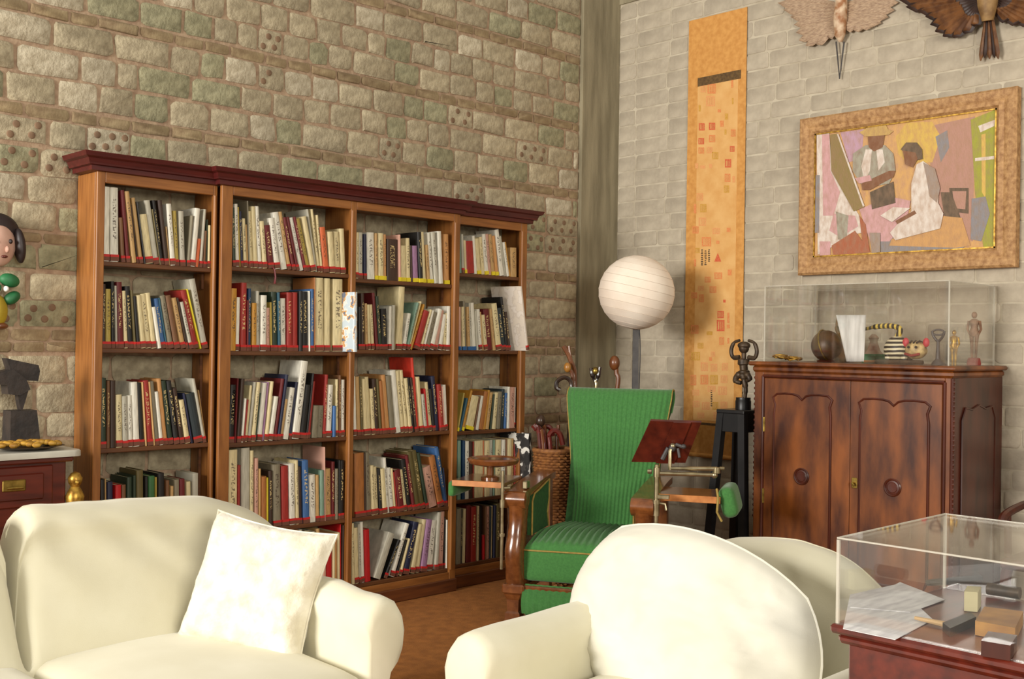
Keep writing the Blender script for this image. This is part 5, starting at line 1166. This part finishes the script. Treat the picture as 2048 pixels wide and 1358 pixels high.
M_PRINT = mat('printed_sheet', (226, 225, 224), (192, 190, 192), .6, 12, stretch=(1, 5, 1))
slab('paper_sheet', [(1686, 1258), (1790, 1280), (1866, 1240), (1790, 1170), (1700, 1190)], .0012, M_PRINT, 'grey printed paper sheet lying in the low case', 'paper')
slab('paper_sheet', [(1700, 1215), (1820, 1225), (1890, 1200), (1800, 1165)], .0012, M_PRINT, 'second printed sheet lying further back in the low case', 'paper', TZ+.0014)
slab('cream_block', [(1928, 1222), (1955, 1224), (1962, 1212), (1934, 1210)], .045, mat('ivory_block', (214, 204, 160)), 'small upright cream block standing in the low case', 'block')
slab('wooden_box', [(1950, 1270), (2030, 1285), (2046, 1250), (1968, 1240)], .03, mat('ochre_wood', (178, 128, 52), (140, 94, 36), .5, 12), 'ochre wooden box in the low case', 'box')
slab('dark_box', [(1885, 1262), (1940, 1240), (1952, 1250), (1900, 1274)], .018, M_BLACK, 'thin black box lying beside the pen in the low case', 'box')
slab('brown_block', [(1962, 1312), (2020, 1322), (2034, 1300), (1976, 1292)], .03, M_CABD, 'dark brown block at the front of the low case', 'block')
b = MB(); p0, p1 = tw(1830, 1243), tw(1898, 1258); b.tube([(*p0, TZ+.008), (*p1, TZ+.008)], [.004, .007], 8); putm(b, 'pen', mat('pale_wood_pen', (206, 170, 120)), 'pale wooden pen lying across the papers in the low case', 'pen', True)
b = MB(); p0, p1 = tw(1855, 1175), tw(1960, 1168); b.tube([(*p0, TZ+.012), (*p1, TZ+.012)], [.008, .012], 8); putm(b, 'brush', M_BLACK, 'dark handled brush at the back of the low case', 'brush', True)
b = MB(); p0, p1 = tw(1975, 1190), tw(2040, 1200); b.tube([(*p0, TZ+.016), (*p1, TZ+.016)], .015, 10); putm(b, 'dark_tool', M_BRONZE, 'thick dark tool at the right of the low case', 'tool', True)

# ================================================================== LEFT: CONSOLE, SCULPTURE, PLATE, HANGING DOLL
yq = 4.60; c_r = on(168, 905, 1, yq); czt = c_r[2]+.012; cxr = c_r[0]
cn = thing('marble_console', 'red-brown console chest with white marble top left of the bookcase', 'console', (1.4, 4.83, 0))
b = MB(); r_ = .04
poly = [(.7, yq), (cxr-r_, yq)]+[(cxr-r_+r_*math.sin(a), yq+r_-r_*math.cos(a)) for a in [i_*PI/10 for i_ in range(1, 6)]]+[(cxr, 5.055), (.7, 5.055)]
b.rings([[(x, y, czt-.026) for x, y in poly], [(x, y, czt-.005) for x, y in poly], [(x-.004 if x > 1 else x, y+.004 if y < 5 else y, czt) for x, y in poly]]); put(b, 'marble_top', M_MARB, cn, True, 40)
put(MB().box(.74, cxr-.05, yq+.06, 5.05, .08, czt-.026, .006), 'body', M_REDW, cn)
put(MB().box(.72, cxr-.03, yq+.03, 5.05, czt-.05, czt-.026, .006), 'top_moulding', M_REDW, cn)
for x in (.8, cxr-.1): put(MB().box(x-.03, x+.03, yq+.08, yq+.14, 0, .09), 'foot', M_REDW, cn)
dr = put(MB().box(.8, cxr-.11, yq+.045, yq+.07, czt-.23, czt-.06, .005), 'drawer', M_REDW, cn)
put(MB().box(.84, cxr-.15, yq+.038, yq+.05, czt-.2, czt-.09, .005), 'drawer_panel', M_REDW, cn).parent = dr
h0 = on(4, 985, 1, yq+.035); h1 = on(52, 958, 1, yq+.035)
g = MB(); g.box(h0[0], h1[0], yq+.03, yq+.039, h0[2], h1[2], .006); g.tube([(h0[0]+.015, yq+.024, h0[2]+.015), (h1[0]-.015, yq+.024, h0[2]+.015)], .006, 8); go = put(g, 'handle_plate', M_BRASS, cn, True, 30); go.parent = dr
bt = on(152, 985, 1, yq+.04)
g = MB(); g.lathe([(.012, -.16), (.03, -.13), (.034, -.06), (.04, -.03), (.026, .0), (.018, .012), (.028, .03), (.03, .05), (.018, .07), (.002, .078)], 14, (bt[0]+.0, yq+.05, bt[2]+.012)); g.ball((bt[0], yq+.026, bt[2]+.045), .012, 8); g.tube([(bt[0]-.03, yq+.05, bt[2]-.03), (bt[0]+.03, yq+.045, bt[2]-.05)], .016, 8); put(g, 'gilt_bust', M_GOLD, cn, True)
ys = 4.9; zp = czt+.0005
def sc_(px, py, y=ys): p = on(px, py, 1, y); return (p[0], y, p[2])
M_IRON = mat('rough_dark_wood', (50, 40, 34), (30, 24, 22), .6, 14, bump=.3, bscale=30)
sbx = sc_(42, 850)[0]; ss = thing('abstract_sculpture', 'dark abstract blocky sculpture balanced on a wooden block', 'sculpture', (sbx, ys, zp))
zt_ = sc_(42, 820)[2]
zpl = zp
b = MB(); b.rings([[(sbx-.062, ys-.05, zpl), (sbx+.068, ys-.05, zpl), (sbx+.068, ys+.05, zpl), (sbx-.062, ys+.05, zpl)], [(sbx-.06, ys-.045, zt_), (sbx+.05, ys-.045, zt_), (sbx+.05, ys+.045, zt_), (sbx-.06, ys+.045, zt_)]]); put(b, 'block', M_IRON, ss)
def slabp(pxs, th_, name):
    P = [sc_(*q) for q in pxs]; b = MB(); b.rings([[(p[0], p[1]-th_, p[2]) for p in P], [(p[0], p[1]+th_, p[2]) for p in P]]); put(b, name, M_IRON, ss)
slabp([(8, 716), (24, 720), (72, 730), (75, 742), (71, 762), (46, 760), (20, 752)], .03, 'upper_mass')
slabp([(-10, 744), (20, 738), (46, 758), (54, 778), (34, 790), (10, 788), (8, 770), (-14, 768)], .04, 'middle_mass')
slabp([(32, 784), (54, 778), (48, 800), (42, 819), (38, 819), (34, 800)], .02, 'neck')
pc = sc_(56, 886, 4.725); th = thing('fruit_dish', 'shallow dark dish heaped with golden pieces on the marble console', 'dish', (pc[0], 4.725, zp))
b = MB(); b.lathe([(.05, 0), (.09, .004), (.13, .016), (.15, .02), (.13, .02), (.05, .009), (.001, .008)], 30, (0, 0, 0))
for v in b.v: v.x = v.x*1.0+pc[0]; v.y = v.y*.75+4.725; v.z = v.z*.8+zp
put(b, 'dish', M_BRONZE, th, True, 50)
R9 = random.Random(2)
for k in range(44):
    a = R9.uniform(0, 2*PI); rr = R9.uniform(.03, .125)
    b = MB(); b.ball((pc[0]+rr*math.cos(a), 4.725+rr*.75*math.sin(a), zp+.022+.10*max(0, .12-rr)+R9.uniform(0, .004)), .0145, 7, (1.3, 1, .8)); put(b, 'golden_piece', mat('golden_nut', (190, 146, 52), (136, 94, 28), .5, 30), th, True)
yd = YW-.06
def dp(px, py, y=yd): p = on(px, py, 1, y); return (p[0], y, p[2])
dl = thing('hanging_doll', 'papier-mache doll with dark hair, pale face, green bow and yellow dress on the stone wall', 'doll', dp(0, 660))
pxm = (dp(100, 500)[0]-dp(0, 500)[0])/100
def blob(name, px, py, rx, rz, ry, m, dy=0, rot_=0):
    p = dp(px, py); b = MB(); b.T = Matrix.Translation((p[0], p[1]+dy, p[2])) @ Matrix.Rotation(rot_, 4, 'Y'); b.ball((0, 0, 0), 1, 16, (rx*pxm, ry, rz*pxm)); put(b, name, m, dl, True)
M_HAIR = mat('doll_hair', (44, 30, 28), (30, 20, 20), .5, 10)
blob('face', -4, 490, 34, 44, .05, mat('doll_face', (196, 158, 140), (176, 136, 118), .6, 8), -.0)
blob('hair', -4, 462, 46, 38, .045, M_HAIR, .02); blob('hair_lock', 37, 492, 11, 36, .04, M_HAIR, -.012, -.1); blob('hair_lock', -46, 492, 11, 36, .04, M_HAIR, -.012, .1)
M_BOW = mat('doll_green', (34, 110, 62), (24, 84, 46), .6, 10)
blob('bow_loop', 17, 561, 20, 14, .03, M_BOW, -.012, .25); blob('bow_loop', 22, 596, 18, 12, .03, M_BOW, -.01, -.62); blob('bow_loop', -22, 575, 22, 14, .03, M_BOW, -.012); blob('button', 7, 578, 5, 6, .02, M_PAPER, -.03)
blob('dress', -8, 622, 22, 34, .045, mat('doll_yellow', (190, 168, 40), (160, 136, 30), .6, 10)); blob('shoe', -2, 652, 16, 8, .03, M_C1, -.01)
blob('eye', 14, 484, 4, 5, .012, M_HAIR, -.042); blob('eye', -16, 484, 4, 5, .012, M_HAIR, -.042); blob('nose', 6, 500, 4, 7, .016, mat('doll_face', (196, 158, 140)), -.05); blob('mouth', 2, 514, 7, 3, .012, M_C2, -.04)

# ================================================================== DARK CARVED CHAIR AT THE RIGHT EDGE
dc = thing('carved_chair', 'dark carved wooden chair half hidden at the right edge beside the cabinet', 'chair', (5.52, 1.88, 0))
dx0, dy0 = 5.52, 1.86
for sx_, sy_ in ((-.2, -.2), (-.2, .2), (.2, -.2), (.2, .2)):
    b = MB(); b.tube(catmull([(dx0+sx_*1.12, dy0+sy_*1.12, 0), (dx0+sx_*.96, dy0+sy_*.96, .15), (dx0+sx_*1.05, dy0+sy_*1.05, .35), (dx0+sx_, dy0+sy_, .44)]), [.02, .02]+[.026]*17, 8); put(b, 'leg', M_CABD, dc, True)
put(MB().box(dx0-.24, dx0+.24, dy0-.23, dy0+.23, .42, .47, .012), 'seat', M_CABD, dc, True, 30)
for sy_ in (-.2, .2):
    b = MB(); b.tube(catmull([(dx0+.2, dy0+sy_, .44), (dx0+.22, dy0+sy_, .7), (dx0+.26, dy0+sy_*1.05, 1.0)]), .022, 8); put(b, 'back_post', M_CABD, dc, True)
    b = MB(); b.tube(catmull([(dx0+.22, dy0+sy_, .70), (dx0+.05, dy0+sy_*1.1, .70), (dx0-.2, dy0+sy_*1.1, .67), (dx0-.24, dy0+sy_*1.1, .62)]), .02, 8); b.tube([(dx0-.18, dy0+sy_*1.05, .45), (dx0-.17, dy0+sy_*1.1, .67)], .018, 8); put(b, 'arm', M_CABD, dc, True)
for z in (.62, .80, .96): put(MB().box(dx0+.21+(z-.6)*.1, dx0+.235+(z-.6)*.1, dy0-.2, dy0+.2, z-.03, z+.04, .006), 'back_rail', M_CABD, dc)
